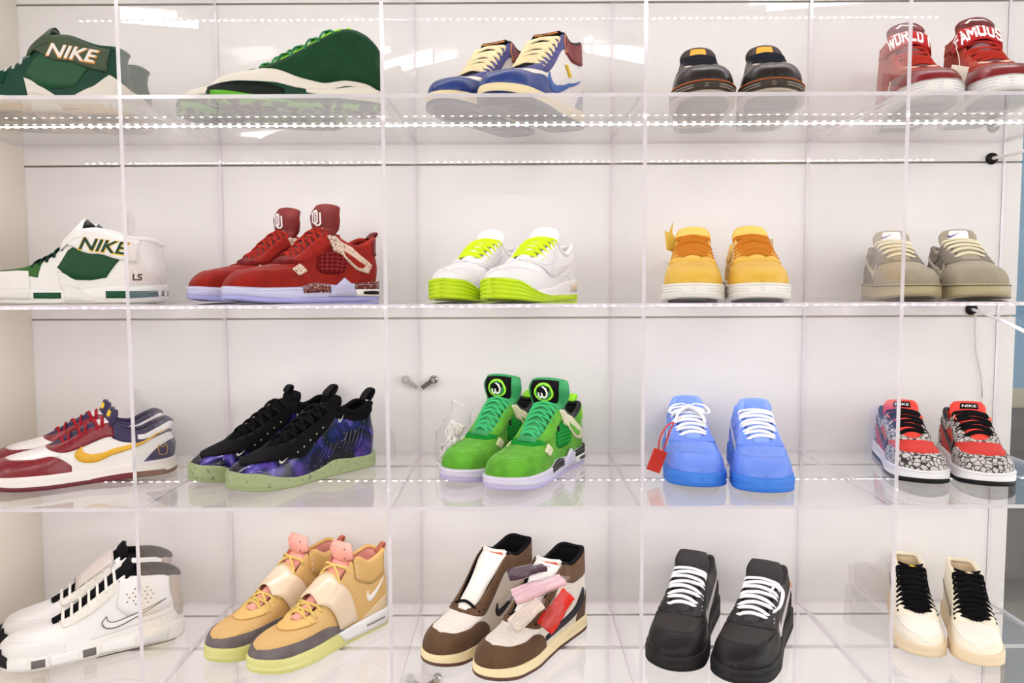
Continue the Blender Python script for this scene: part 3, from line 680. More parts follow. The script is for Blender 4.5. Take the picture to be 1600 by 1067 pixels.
def court(s, body, toe, vamp, eye, heel, collar, sw, tongue, lace, lining, mid, out, tip=((36, 116), (34.5, 128)), swb=(60, 5, 36, 82), n=6, dots=None, lw=3.3, style='zig', hh=66, flare=3.0, lip=None, rim=None, pw=None):
    """the cupsole basketball pattern: toe cap, vamp, eyestay, heel counter, ankle panel, side stripe"""
    s.upper(body, lining); s.sole(mid, out, flare, lip=lip)
    s.patch('vamp', vamp, [(63, .40), (72, .46), (80, .50), (87, .62), (91, 1)], [(65, 1), (70, 1), (78, 1), (86, 1), (91, 1)], off=0.7)
    s.patch('toe_cap', toe, [(58, 0), (67, 0), (78, 0), (87, 0), (91, 0), (95.5, 0), (100, 0)], [(58, .12), (67, .44), (78, .50), (87, .68), (90.5, 1.0), (95.5, 1), (100, 1)], off=1.7, n=48, m=11)
    xc, xv = s.xc, s.xv; zc = float(s.zT(xc))
    s.patch('eyestay', eye, [(xc - 3, zc - 26), (xc + 6, float(s.zT(xc + 6)) - 24), (xv - 12, float(s.zT(xv - 12)) - 22), (xv - 4, .50), (xv + 2, .72), (xv + 4, 1)],
            [(xc - 2, 1), (xc + 6, 1), (xv - 12, 1), (xv - 4, 1), (xv, 1), (xv + 4, 1)], off=1.9)
    s.patch('heel_counter', heel, [(0, 0), (6, 0), (13, 0), (20, 0)], [(0, hh), (6, hh - 2), (13, hh - 14), (20, hh - 36)], off=1.6)
    zt0 = float(s.zT(0)); s.patch('ankle_panel', collar, [(0, zt0 - 20), (9, float(s.zT(9)) - 20), (20, float(s.zT(20)) - 17), (xc - 2, zc - 27)], [(0, 1), (9, 1), (20, 1), (xc - 2, 1)], off=1.3)
    if sw is not None: s.swoosh(sw, *swb, off=2.3)
    s.collar(rim or collar, 4.2)
    if tongue is not None: s.tongue(tongue, list(tip))
    if lace is not None: s.laces(lace, n, w=lw, style=style)
    if dots is not None: s.toe_dots(dots)
    return s
def box_logo(s, mat, ink, k0, k1, w0, w1, string=None):
    s.tongue_patch('tongue_label', mat, k0, k1, w0, w1)
    if string: v, f = text_mesh(string, 0, 0.02); W_ = v[:, 0].max(); s.tongue_shape('lettering', ink, ([(q[0] / W_, q[1]) for q in v], f), k0 + (k1 - k0) * .3, k0 + (k1 - k0) * .75, w0 * .8, w1 * .8)
def mini_swoosh(s, mat, k0, k1, w0, w1, flip=False):
    a = Shoe.SW_A + Shoe.SW_B[::-1][1:-1]; v = [((1 - u) if flip else u, q) for u, q in a]; na, nb = len(Shoe.SW_A), len(Shoe.SW_B)
    f = []; A = list(range(na)); B = [0] + [na + i for i in range(nb - 2)][::-1] + [na - 1]
    for i in range(na - 1):
        q = (A[i], A[i + 1], B[i + 1], B[i]); q = tuple(dict.fromkeys(q)); 
        if len(q) > 2: f.append(q)
    s.tongue_shape('tongue_logo', mat, (v, f), k0, k1, w0, w1)

# ---- first row -----------------------------------------------------------------------------------
BOOT = [(0, 108), (4, 112), (12, 112), (22, 120), (30, 128), (40, 126), (46, 112), (52, 90), (60, 74), (68, 66), (78, 60), (86, 57), (92, 52), (97, 43), (100, 30)]
def strapped_boot(mk, foot, body, side, top, bump, strap, ink, ink2, mid, out, lace, tongue, gum=None, mark=None):
    s = mk(zT=BOOT, xv=70, xc=44, st=[(0, 32), (25, 30), (50, 24), (75, 26), (100, 32)], so=8, opening=28)
    s.upper(body, fabric((20, 40, 34))); s.sole(mid, out, 3.4)
    s.patch('forefoot_panel', top, [(62, .28), (72, .42), (80, .5), (90, .55), (97, .7)], [(60, .95), (70, 1), (80, 1), (90, 1), (97, 1)], off=0.8)
    s.patch('side_panel', side, [(26, 44), (36, 40), (46, 44), (52, 62)], [(18, 76), (26, 92), (36, 100), (46, 92)], off=1.2)
    s.patch('toe_bumper', bump, [(66, 0), (76, 0), (88, 0), (95, 0), (98, 0), (100, 0)], [(67, .50), (76, .56), (88, .62), (95, .8), (97.5, 1.0), (100, 1.0)], off=3.6, n=40, m=10)
    s.sole_patch('forefoot_bumper', bump, [(66, 8), (80, 9), (92, 13), (100, 18)], [(66, 25), (80, 27), (92, 30), (100, 31)], off=2.6)
    s.sole_patch('arch_wing', bump, [(48, 3), (40, 3), (32, 3)], [(49, 32), (42, 28), (33, 10)], off=2.0, smooth=False)
    s.patch('arch_wing_top', bump, [(50, 0), (44, 0), (36, 0)], [(52, 56), (45, 44), (36, 0.02)], off=2.2, smooth=False)
    s.patch('heel_wedge', bump, [(0, 0), (8, 0), (16, 0), (26, 0)], [(0, 46), (8, 66), (16, 46), (26, .02)], off=2.2, smooth=False)
    dk = rubber((24, 52, 40))
    if mark is not None:
        s.sole_patch('sole_window', mark, [(64, 9.5), (58, 9), (50, 9)], [(64, 19), (58, 19), (50, 19)], off=1.2); s.sole_patch('heel_window', mark, [(0, 11), (12, 9), (26, 9)], [(0, 21), (12, 21), (26, 21)], off=1.2)
        s.text('LS', dk, 11.5, 40, 11, 'both', off=2.9, bold=0.05, name='heel_emblem')
    s.collar(body, 4.5); s.tongue(tongue, [(42, 133), (38, 142)], width=(15, 27)); s.laces(lace, 5, 66, 50, w=3.2, flat=0.6, drop=6)
    s.patch('strap', strap, [(50, 96), (40, 92), (25, 82), (9, 70)], [(46, 126), (38, 129), (24, 124), (7, 108)], off=4.2, inner=1.0)
    s.strap('strap_front', strap, 44, 46, 11, a0=0.80, lift=4, off=3.6)
    s.text('NIKE', ink2, 40.6, 92.6, 23, 'both', slope=-0.13, off=4.7, shear=0.35, stretch=1.12, bold=0.045, name='lettering_edge')
    s.text('NIKE', ink, 40, 94, 21, 'both', slope=-0.13, off=5.2, shear=0.35, stretch=1.18, bold=0.025)
    if gum is not None: s.sole_patch('gum_foot', gum, [(62, 2), (40, 2), (4, 3)], [(62, 12), (40, 13), (4, 16)], off=0.9)
    return s
dg = leather((26, 66, 50), 0.5)
A = (0.186, 0.150, 189)
pair(lambda mk, f: strapped_boot(mk, f, dg, leather((38, 82, 54)), fabric((28, 66, 52)), rubber((226, 218, 208)), leather((74, 86, 68), .6), leather(WHITE), leather((226, 150, 60)), rubber((210, 205, 198)), rubber((205, 170, 125)), fabric((205, 210, 205)), leather((20, 48, 40)), gum=rubber((212, 178, 130))),
     'basketball_boot', 'dark green strapped boots', 1, A, beside(A, .112), 'dark green strapped boot with white lettering and pale toe bumper, nearer of its pair', 'dark green strapped boot mostly hidden behind its twin, top left')
def dimpled(mk, foot):
    s = mk(zT=[(0, 100), (3, 112), (10, 130), (18, 138), (26, 134), (36, 118), (50, 94), (64, 74), (74, 66), (84, 60), (91, 53), (96, 45), (100, 30)], xv=64, xc=24, st=[(0, 36), (20, 40), (35, 30), (50, 34), (62, 40), (80, 40), (92, 36), (100, 32)], so=lambda x: pchip([(0, 10), (60, 9), (80, 12), (100, 20)])(x), opening=26)
    gs = suede((30, 66, 42), 0.12); cream = leather((232, 224, 210), 0.5); neon = fabric((150, 226, 40)); blk = rubber((14, 24, 20)); vein = cracked((16, 34, 26), (96, 168, 34), 42, 0.10, 0.5, 'veined_sole')
    s.upper(cream, neon); s.sole(rubber((24, 62, 44)), vein, 3.2)
    s.patch('quarter', gs, [(0, 26), (8, 44), (22, 50), (38, 46), (52, 56), (66, 66), (71, .94)], [(0, 1), (8, 1), (22, 1), (38, 1), (52, 1), (62, 1), (71, 1)], off=2.0, n=36, m=10)
    s.sole_patch('sole_pod', blk, [(56, 8), (70, 10), (84, 14), (97, 22)], [(56, 30), (68, 38), (84, 38), (98, 33)], off=1.4); s.sole_patch('pod_vein', rubber((92, 172, 32)), [(52, 6), (64, 7), (76, 9), (96, 19)], [(52, 10), (64, 14), (76, 18), (96, 27)], off=2.2)
    s.sole_patch('midsole_band', cream, [(0, 14), (15, 16), (30, 20), (44, 26)], [(0, 35), (15, 39), (30, 33), (44, 33)], off=1.6)
    pts = [(x, z) for i, z in enumerate((62, 78, 94, 110, 124)) for x in np.arange(5 + 4 * (i % 2), 58 - 10 * i, 8.5)]
    s.dots('dimples', rubber((18, 44, 28), .3), pts, 2.3, 'both', 2.15)
    s.collar(gs, 3.5); s.tongue(neon, [(22, 142), (19, 147)], width=(13, 24), rise=8); s.laces(rubber((16, 120, 62)), 5, 60, 28, w=2.2, flat=0.9, drop=3, lift=4)
pair(dimpled, 'basketball_boot', 'dark green dimpled boots', 1, (0.636, 0.125, 191), (0.548, 0.225, 195), 'dark green dimpled boot with white forefoot and neon green tongue, nearer of its pair', 'dark green dimpled boot of which only the toe shows behind its twin', L=0.285)
def high_court(mk, foot, c):
    s = mk(zT=HIGH, st=[(0, 30), (40, 27), (70, 24), (100, 27)], opening=31, throat=(30, 23), xc=35, xv=67)
    court(s, c['body'], c['toe'], c['vamp'], c['eye'], c['heel'], c['collar'], c.get('sw'), c.get('tongue'), None, c['lining'], c['mid'], c['out'], tip=c.get('tip', ((33, 160), (31, 170))), swb=c.get('swb', (62, 12, 36, 84)), hh=72, rim=c.get('rim'))
    zc = float(s.zT(s.xc)); s.patch('ankle_flap', c['flap'], [(0, 118), (10, 112), (22, 108), (34, 116)], [(0, 1), (10, 1), (22, 1), (33, 1)], off=2.2)
    return s
blue = leather((40, 62, 128), 0.32)
def union(mk, foot):
    s = high_court(mk, foot, dict(body=leather(WHITE, .5), toe=blue, vamp=leather((240, 232, 222)), eye=suede((88, 88, 140), .12), heel=leather((86, 88, 138)), collar=leather((28, 26, 28)), flap=leather((118, 36, 38)), sw=leather((58, 96, 172)), tongue=fabric((20, 19, 21)), lining=fabric((22, 21, 23)), mid=rubber((238, 220, 176)), out=rubber((26, 36, 84)), rim=leather((26, 24, 26)), tip=((37, 144), (39, 152))))
    s.laces(fabric((240, 222, 178)), 7, 63, 42, w=3.6); s.line('collar_piping', leather((230, 140, 50)), [(34, 118), (36, 134), (34, 150)], 1.2, off=2.6); s.patch('side_tab', leather((236, 196, 46)), [(27, 80), (33, 98)], [(30, 78), (36, 96)], off=2.8, smooth=False, side='lat')
    s.tongue_patch('tongue_edge', leather((226, 140, 60)), 0.975, 1.0, -0.9, 0.9); s.eyelets(rubber((30, 28, 40)), 7, 63, 42)
pair(union, 'high_top_sneaker', 'blue and white high-tops', 1, (1.040, 0.178, 242), beside((1.040, 0.178, 240), .108, -.004), 'blue, white and maroon high-top with cream laces, front one of its pair', 'blue, white and maroon high-top with black tongue, standing behind its twin')
AF_ST = [(0, 37), (30, 34), (60, 29), (85, 28), (100, 31)]
def air(mk, foot, c, **kw):
    s = mk(zT=[(0, 100), (3, 105), (10, 99), (20, 87), (30, 94), (38, 110), (46, 103), (58, 86), (69, 73), (76, 68), (85, 63), (91, 57), (96, 48), (99, 39), (100, 33)], st=AF_ST, so=6, wide=1.04, xv=70)
    court(s, c['body'], c['toe'], c['vamp'], c['eye'], c['heel'], c['collar'], c.get('sw'), c['tongue'], c.get('lace'), c['lining'], c['mid'], c['out'], tip=c.get('tip', ((36.5, 120), (34, 134))), dots=c.get('dots'), lw=c.get('lw', 3.2), n=c.get('n', 7), flare=3.6, lip=c.get('lip'), style=c.get('style', 'zig'))
    for z in (0.30, 0.55): s.sole_patch('sole_groove', c.get('groove', c['out']), [(60, 6 + 20 * z), (80, 7 + 20 * z), (100, 14 + 14 * z)], [(60, 7 + 20 * z), (80, 8 + 20 * z), (100, 15 + 14 * z)], off=0.75, flare=4.2)
    return s
def brown_air(mk, foot):
    br = leather((62, 48, 41), .38); s = air(mk, foot, dict(body=br, toe=leather((44, 38, 36), .25), vamp=leather((60, 50, 46), .3), eye=br, heel=br, collar=leather((58, 46, 42)), sw=leather((214, 104, 40)), tongue=leather((54, 46, 44)), lace=fabric((34, 36, 44)), lining=fabric((40, 34, 32)), mid=rubber((62, 54, 48)), out=rubber((176, 164, 150)), lip=fabric((196, 96, 44))))
    s.tongue_patch('tongue_label', leather((236, 166, 40)), 0.84, 0.97, -0.45, 0.45); s.patch('lace_tag', leather((225, 205, 190)), [(66.5, .90), (66.5, 1)], [(69, .90), (69, 1)], off=3.4, smooth=False, n=6)
pair(brown_air, 'low_sneaker', 'brown-black low sneakers', 1, (1.441, 0.178, 259), (1.325, 0.190, 259), 'dark brown low sneaker with orange stitching, right one of its pair', 'dark brown low sneaker with orange stitching, left one of its pair')
def red_high(mk, foot):
    rd = suede((168, 62, 46), .12); s = mk(zT=[(0, 152), (4, 157), (14, 150), (24, 150), (32, 160), (37, 150), (43, 124), (52, 100), (62, 82), (69, 73), (77, 66), (85, 60), (91, 53), (96, 45), (99, 36), (100, 30)], st=AF_ST, so=5, wide=1.04, xc=33, xv=69, opening=31)
    court(s, rd, leather((128, 30, 34), .25), rd, rd, rd, rd, leather((240, 232, 226)), leather((96, 22, 26)), fabric((172, 50, 40)), fabric((120, 40, 34)), rubber((240, 236, 234)), rubber((214, 208, 204)), tip=((32, 172), (30, 183)), swb=(58, 14, 40, 76), n=8, lw=3.4, flare=3.6)
    for z in (10, 15, 20, 25): s.sole_patch('sole_groove', rubber((206, 200, 200)), [(62, z), (80, z + 1), (100, z + 6)], [(62, z + .9), (80, z + 1.9), (100, z + 6.9)], off=0.7, flare=4.2)
    s.strap('ankle_strap', suede((166, 34, 36), .08), 40, 24, 8.5, a0=0.62, lift=5, off=4.5)
    s.strap_text('WORLD F' if foot < 0 else 'FAMOUS.', leather((246, 240, 238)), 0.82 if foot < 0 else 0.88, 0.18, -0.30, 0.32, bold=-1)
    v = [(0, .2), (.2, .8), (.5, .55), (.8, .62), (1, .35), (.8, .45), (.5, .36), (.26, .55), (.12, .15)]; s.tongue_shape('tongue_logo', leather((244, 238, 236)), (v, [(0, 1, 7, 8), (1, 2, 6, 7), (2, 3, 5, 6), (3, 4, 5)]), 0.86, 0.98, -0.6, 0.6)
    s.eyelets(rubber((70, 20, 20)), 8); s.patch('lace_tag', leather((236, 210, 190)), [(67.5, .90), (67.5, 1)], [(70, .90), (70, 1)], off=3.4, smooth=False, n=6)
pair(red_high, 'high_top_sneaker', 'red high-tops with lettered straps', 1, (1.816, 0.172, 256), beside((1.816, 0.172, 256), .114, .0), 'red suede high-top with white sole and lettered strap, right one of its pair', 'red suede high-top with white sole and lettered strap, left one of its pair')

# ---- second row ----------------------------------------------------------------------------------
A = (0.212, 0.175, 189)
pair(lambda mk, f: strapped_boot(mk, f, leather((236, 232, 228), .4), leather((32, 74, 46)), fabric((66, 106, 58)), rubber((234, 230, 226)), leather((240, 236, 234), .35), leather((26, 62, 48)), leather((240, 196, 30)), rubber((240, 238, 235)), rubber((228, 224, 220)), fabric((30, 56, 46)), leather((30, 34, 32)), mark=rubber((28, 78, 54), .25)),
     'basketball_boot', 'white and green strapped boots', 2, A, beside(A, .112, -0.02), 'white boot with green side panel and green lettering on its strap, nearer of its pair', 'white boot with green laces, mostly hidden behind its twin at the left')
def four(mk, foot, c):
    s = mk(zT=J4, st=[(0, 34), (18, 34), (36, 30), (52, 34), (64, 27), (85, 26), (100, 29)], so=9, xc=38, xv=66, opening=29, throat=(25, 19))
    sd = c['suede']; s.upper(sd, c['lining']); s.sole(c['ice'], c['ice2'], 3.4, lip=c['stitch'])
    s.sole_patch('speckled_band', c['band'], [(42, 17), (52, 17), (62, 16)], [(42, 30), (52, 34), (63, 26)], off=1.5); s.sole_patch('heel_band', c['band'], [(0, 22), (10, 22), (24, 22)], [(0, 36), (10, 36), (24, 33)], off=1.5)
    s.sole_patch('wing_support', c['ice'], [(24, 10), (31, 10), (43, 10)], [(27, 32), (32, 43), (39, 26)], off=3.0, smooth=False)
    s.sole_patch('heel_midsole', leather((240, 236, 232)), [(0, 9), (10, 9), (23, 10)], [(0, 22), (10, 22), (24, 22)], off=1.8); s.sole_patch('air_window', rubber((38, 34, 34), .2), [(5, 12), (11, 12), (18, 13)], [(5, 18), (11, 19), (18, 18)], off=2.5)
    s.patch('toe_overlay', sd, [(56, 0), (68, 0), (80, 0), (88, 0), (92, 0), (96, 0), (100, 0)], [(56, .18), (68, .50), (80, .60), (87, .76), (90.5, 1), (96, 1), (100, 1)], off=1.6, n=48, m=11)
    s.patch('vamp_mesh', c['mesh'], [(63, .62), (67, .70), (71, .78)], [(64, 1), (68, 1), (72, 1)], off=1.2)
    net = [(29, 56), (36, 50), (46, 50), (51, 58)], [(27, 78), (33, 92), (42, 94), (50, 78)]
    s.patch('side_net', c['mesh'], *net, off=1.3)
    for i in range(6): t = i / 5; s.line('net_rib', c['netrib'], [(29 + 17 * t + 1, 53), (28 + 19 * t, 70), (28 + 18 * t, 87 - 4 * abs(t - .5))], 0.55, off=1.8, n=8)
    for i in range(5): z = 58 + 7 * i; s.line('net_rib', c['netrib'], [(28.5, z), (39, z + 1), (49.5 - i * .6, z)], 0.5, off=1.8, n=8)
    s.patch('eyestay', sd, [(xc_, z_) for xc_, z_ in ((37, 100), (46, 92), (56, 72), (63, .72))], [(37, 1), (46, 1), (56, 1), (65, 1)], off=1.9)
    wg = c['wing']; s.patch('wing', wg, [(38, 90), (32, 84), (22, 58), (13, 50)], [(41, 116), (36, 118), (24, 98), (10, 66)], off=3.0, smooth=False, n=24)
    s.patch('wing_opening', sd, [(29.5, 82), (21, 62), (17.5, 60)], [(31, 92), (23.5, 80), (15, 66)], off=3.6, smooth=False)
    s.dots('wing_holes', rubber((50, 40, 36)), [(38.5, 96), (36.5, 100), (38.5, 104), (36.8, 108), (38.6, 111)], 1.3, 'both', 3.4)
    s.patch('lace_tab', wg, [(58, 54), (64, 46)], [(62, 66), (67.5, 56)], off=3.0, smooth=False, n=8); s.dots('tab_holes', rubber((70, 50, 44)), [(61, 57), (62.5, 54.5), (63.6, 57), (65, 53)], 0.9, 'both', 3.4)
    s.collar(c['rim'], 5); s.patch('heel_tab', c['tab'], [(0, 84), (3, 84), (7, 86)], [(0, 1), (3, 1), (7, 1)], off=3.0)
    s.tongue(c['tongue'], [(38, 140), (38.5, 157), (36, 173)], width=(20, 41), th=13, tipround=0.14, arch=0.2, grow=(0.42, 0.84))
    s.laces(c['lace'], 8, 64, 41, w=2.1, flat=0.6, lift=4); s.loop(c['tab'], 0.5, 112, 16, 18, -8, 'heel_pull')
    return s
rs = suede((142, 34, 26), .18)
def red_four(mk, foot):
    wing = speckle((216, 190, 170), (150, 110, 96), 320, 0.40)
    s = four(mk, foot, dict(suede=rs, lining=fabric((130, 38, 34)), ice=icy((198, 196, 232)), ice2=icy((168, 168, 226)), stitch=rubber((226, 224, 242)), band=speckle((96, 26, 26), (222, 170, 150), 260, .38), mesh=fabric((104, 20, 22)), netrib=rubber((160, 50, 44)), wing=wing, rim=suede((150, 40, 30)), tab=leather((112, 24, 26)), tongue=leather((116, 28, 26), .6), lace=fabric((164, 44, 34))))
    o = [(.18, .30), (.30, .18), (.52, .18), (.62, .30), (.62, .78), (.50, .90), (.30, .90), (.18, .78), (.18, .30)]; u = [(.42, .72), (.42, .10), (.52, 0), (.74, 0), (.86, .12), (.86, .72)]
    s.tongue_shape('tongue_logo', leather((244, 238, 236)), bar_polys([o, u], .13), .77, .93, -0.62, 0.30); s.tongue_shape('signature', leather((222, 190, 186)), bar_polys([[(0, .2), (.15, .8), (.3, .1), (.45, .6), (.6, .3), (.8, .7), (1, .4)]], .08), .70, .74, -0.35, 0.4)
pair(red_four, 'high_top_sneaker', 'red suede sneakers with clear soles', 2, (0.628, 0.185, 229), beside((0.628, 0.185, 228), .108, -.012), 'red suede sneaker with white letters on its tongue, front one of its pair', 'red suede sneaker with white letters on its tongue, behind and left of its twin')
def neon_runner(mk, foot):
    w = leather((240, 238, 238), .5); ne = rubber((196, 226, 14), .5); s = mk(zT=[(x, z + 4) for x, z in LOW], st=[(0, 40), (25, 36), (55, 24), (80, 22), (94, 34), (100, 42)], so=lambda x: pchip([(0, 8), (40, 9), (62, 11), (75, 15), (86, 24), (94, 37), (100, 41)])(x), xc=38, xv=68, wide=0.97)
    s.upper(w, fabric((232, 232, 232))); s.sole(rubber((240, 238, 236)), ne, 3.0)
    for i in range(5): t = i / 4; X_ = (58, 68, 78, 86, 93, 100); zz = lambda q: [(x, float(s.sb(x) + (s.so(x) - s.sb(x)) * q)) for x in X_]; s.sole_patch('sole_ridge', ne, zz(.06 + .2 * i), zz(.17 + .2 * i), off=1.9)
    for i in range(14): x = 4 + i * 4.4; s.sole_patch('sole_tooth', ne, [(x, 1), (x + 1.2, 1), (x + 2.4, 1)], [(x, 9), (x + 1.2, 11), (x + 2.4, 9)], off=1.4, n=4)
    s.patch('mudguard', leather((234, 232, 232), .55), [(20, 0), (50, 0), (80, 0), (100, 0)], [(24, 50), (50, 44), (80, .5), (93, 1)], off=1.4, n=30)
    s.patch('side_overlay', leather((232, 230, 231)), [(46, 46), (56, 42), (68, .52), (73, .84)], [(40, 1), (52, 1), (62, 1), (70, 1)], off=1.8); s.patch('heel_cup', leather((236, 234, 234)), [(0, 0), (10, 0), (22, 0)], [(0, 72), (10, 66), (24, 44)], off=1.8)
    for pts in ([(68, .5), (58, 44), (44, 46), (32, 62), (22, 60)], [(72, .82), (64, 62), (52, 66), (40, 82)], [(0, 74), (12, 66), (26, 44)]): s.line('seam', leather((205, 202, 206)), pts, 0.5, off=1.9)
    s.swoosh(leather((226, 222, 224)), 54, 10, 42, 76, off=2.0); s.sole_patch('air_window', rubber((226, 206, 160), .2), [(5, 18), (12, 18), (20, 18)], [(5, 28), (12, 29), (20, 27)], off=1.2); s.sole_patch('window_frame', leather((228, 224, 224)), [(3, 15), (12, 15), (23, 15)], [(3, 31), (12, 32), (23, 30)], off=0.7)
    s.collar(leather((234, 230, 230)), 5.5); s.tongue(leather((242, 240, 240)), [(36, 120), (34, 132)], width=(16, 28), th=8); s.laces(fabric((208, 236, 40)), 6, 64, 40, w=3.0, flat=.55); s.dots('eyelets', rubber((90, 90, 110)), [(42, 92), (47, 84)], 1.1, 'both', 2.2)
pair(neon_runner, 'running_shoe', 'white running shoes with neon soles', 2, (1.036, 0.19, 246), beside((1.036, 0.19, 246), .112, .004), 'white running shoe with neon yellow sole and laces, front one of its pair', 'white running shoe with neon yellow sole and laces, back left one of its pair')
def yellow_air(mk, foot):
    ye = leather((222, 178, 66), .45); pat = cracked((224, 182, 74), (188, 146, 52), 75, .05, .5, 'tooled'); s = air(mk, foot, dict(body=pat, toe=ye, vamp=ye, eye=leather((226, 184, 72)), heel=pat, collar=ye, sw=leather((206, 162, 56)), tongue=leather((226, 190, 90)), lining=fabric((214, 182, 110)), mid=rubber((240, 236, 230)), out=rubber((226, 220, 212)), lip=fabric((226, 220, 214)), lw=5.2, n=5, groove=rubber((214, 208, 202))))
    s.laces(fabric((190, 116, 36)), 4, 66, 52, w=6.2, flat=0.35, style='bars', lift=3.5); s.laces(fabric((184, 110, 32)), 2, 52, 40, w=5.5, flat=.35, name='crossed_laces', lift=6); s.eyelets(rubber((110, 80, 40)), 6)
    if foot < 0:
        mb = MB(); c = s.P(34, 1, -1, 0); v = [(0, 0, 0), (.004, -.012, .022), (.002, -.010, .044), (.004, -.018, .022), (.002, -.026, .026), (.006, -.022, -.010), (0, -.010, -.014)]
        v2 = [tuple(np.array(q) + c) for q in v]; v3 = [tuple(np.array(q) + c + np.array([.002, 0, 0])) for q in v]; n_ = len(v); mb.add(v2 + v3, [tuple(range(n_)), tuple(range(n_, 2 * n_))[::-1]] + [(i, i + n_, (i + 1) % n_ + n_, (i + 1) % n_) for i in range(n_)]); mb.build('lace_charm', leather((206, 168, 60)), s.root, False)
    else:
        c = s.P(37, .9, 1, 6); mb = MB(); mb.box(c[0] - .012, c[0] + .012, c[1], c[1] + .0015, c[2] - .055, c[2] + .004); mb.build('hang_tag', leather((244, 240, 232)), s.root, False)
        mb = MB(); mb.box(c[0] - .013, c[0] + .013, c[1] + .0016, c[1] + .003, c[2] - .056, c[2] + .004); mb.build('tag_cover', leather((206, 170, 80)), s.root, False)
pair(yellow_air, 'low_sneaker', 'yellow low sneakers with brown laces', 2, (1.427, 0.19, 261), (1.321, 0.205, 256), 'yellow tooled-leather low sneaker with white hang tag, right one of its pair', 'yellow tooled-leather low sneaker with a horned charm, left one of its pair')
def grey_dunk(mk, foot):
    g = suede((158, 148, 128), .10); g2 = suede((128, 120, 108), .10); s = mk(zT=LOW, st=[(0, 30), (60, 26), (100, 28)], so=4)
    court(s, g2, g, suede((166, 156, 136), .08), g2, g2, g2, leather((196, 184, 160)), suede((162, 152, 134), .08), fabric((226, 218, 186)), fabric((200, 192, 168)), rubber((176, 162, 126)), rubber((150, 136, 108)), n=5, style='bars', lw=2.8, lip=rubber((86, 80, 70)))
    s.tongue_patch('tongue_label', leather((244, 240, 238)), .80, .97, -.55, .5); mini_swoosh(s, leather((52, 40, 110)), .83, .95, -.6, 0.1); s.eyelets(rubber((80, 74, 66)), 6); s.collar(fabric((214, 206, 180)), 3.4, name='collar_piping')
pair(grey_dunk, 'low_sneaker', 'grey suede low sneakers', 2, (1.817, 0.212, 255), beside((1.817, 0.212, 255), .114, .0), 'grey suede low sneaker with cream laces, right one of its pair', 'grey suede low sneaker with cream laces, left one, seen through the divider')

# ---- third row -----------------------------------------------------------------------------------
def cavs(mk, foot):
    mr = cracked((138, 30, 42), (112, 20, 32), 240, .10, .28, 'grain'); nv = leather((58, 50, 84), .4); s = mk(zT=LOW, st=[(0, 30), (60, 26), (100, 28)], so=8)
    court(s, leather(WHITE, .35), mr, leather((240, 236, 234), .4), mr, nv, nv, leather((226, 172, 46), .3), leather((52, 44, 78)), fabric((146, 30, 40)), fabric((120, 108, 112)), rubber((238, 230, 226)), rubber((104, 34, 44)), n=6, swb=(56, 0.5, 38, 84), hh=62, dots=rubber((206, 200, 196)))
    s.patch('ankle_stripe', leather((236, 232, 230)), [(0, 80), (10, 76), (22, 70)], [(0, 96), (10, 88), (22, 78)], off=1.9); s.tongue_patch('tongue_label', leather((240, 200, 30)), .84, .95, -.5, .5); s.tongue_patch('tongue_trim', leather((238, 234, 232)), .60, .76, -.95, .95, off=.5)
    s.line('heel_emblem', leather((220, 168, 52)), [(10, 38), (6.5, 39), (6.8, 56), (8.2, 52), (9.5, 53), (11, 56), (11, 44), (10, 38)], .7, off=2.3, n=30); s.sole_patch('outsole_step', rubber((112, 38, 48)), [(8, 1), (30, 1), (48, 1)], [(8, 11), (30, 12), (48, 9)], off=1.2)
A = (0.222, 0.18, 213)
pair(cavs, 'low_sneaker', 'maroon and white low sneakers', 3, A, beside(A, .112), 'maroon and white low sneaker with yellow side stripe, nearer of its pair', 'maroon and white low sneaker behind its twin, left edge')
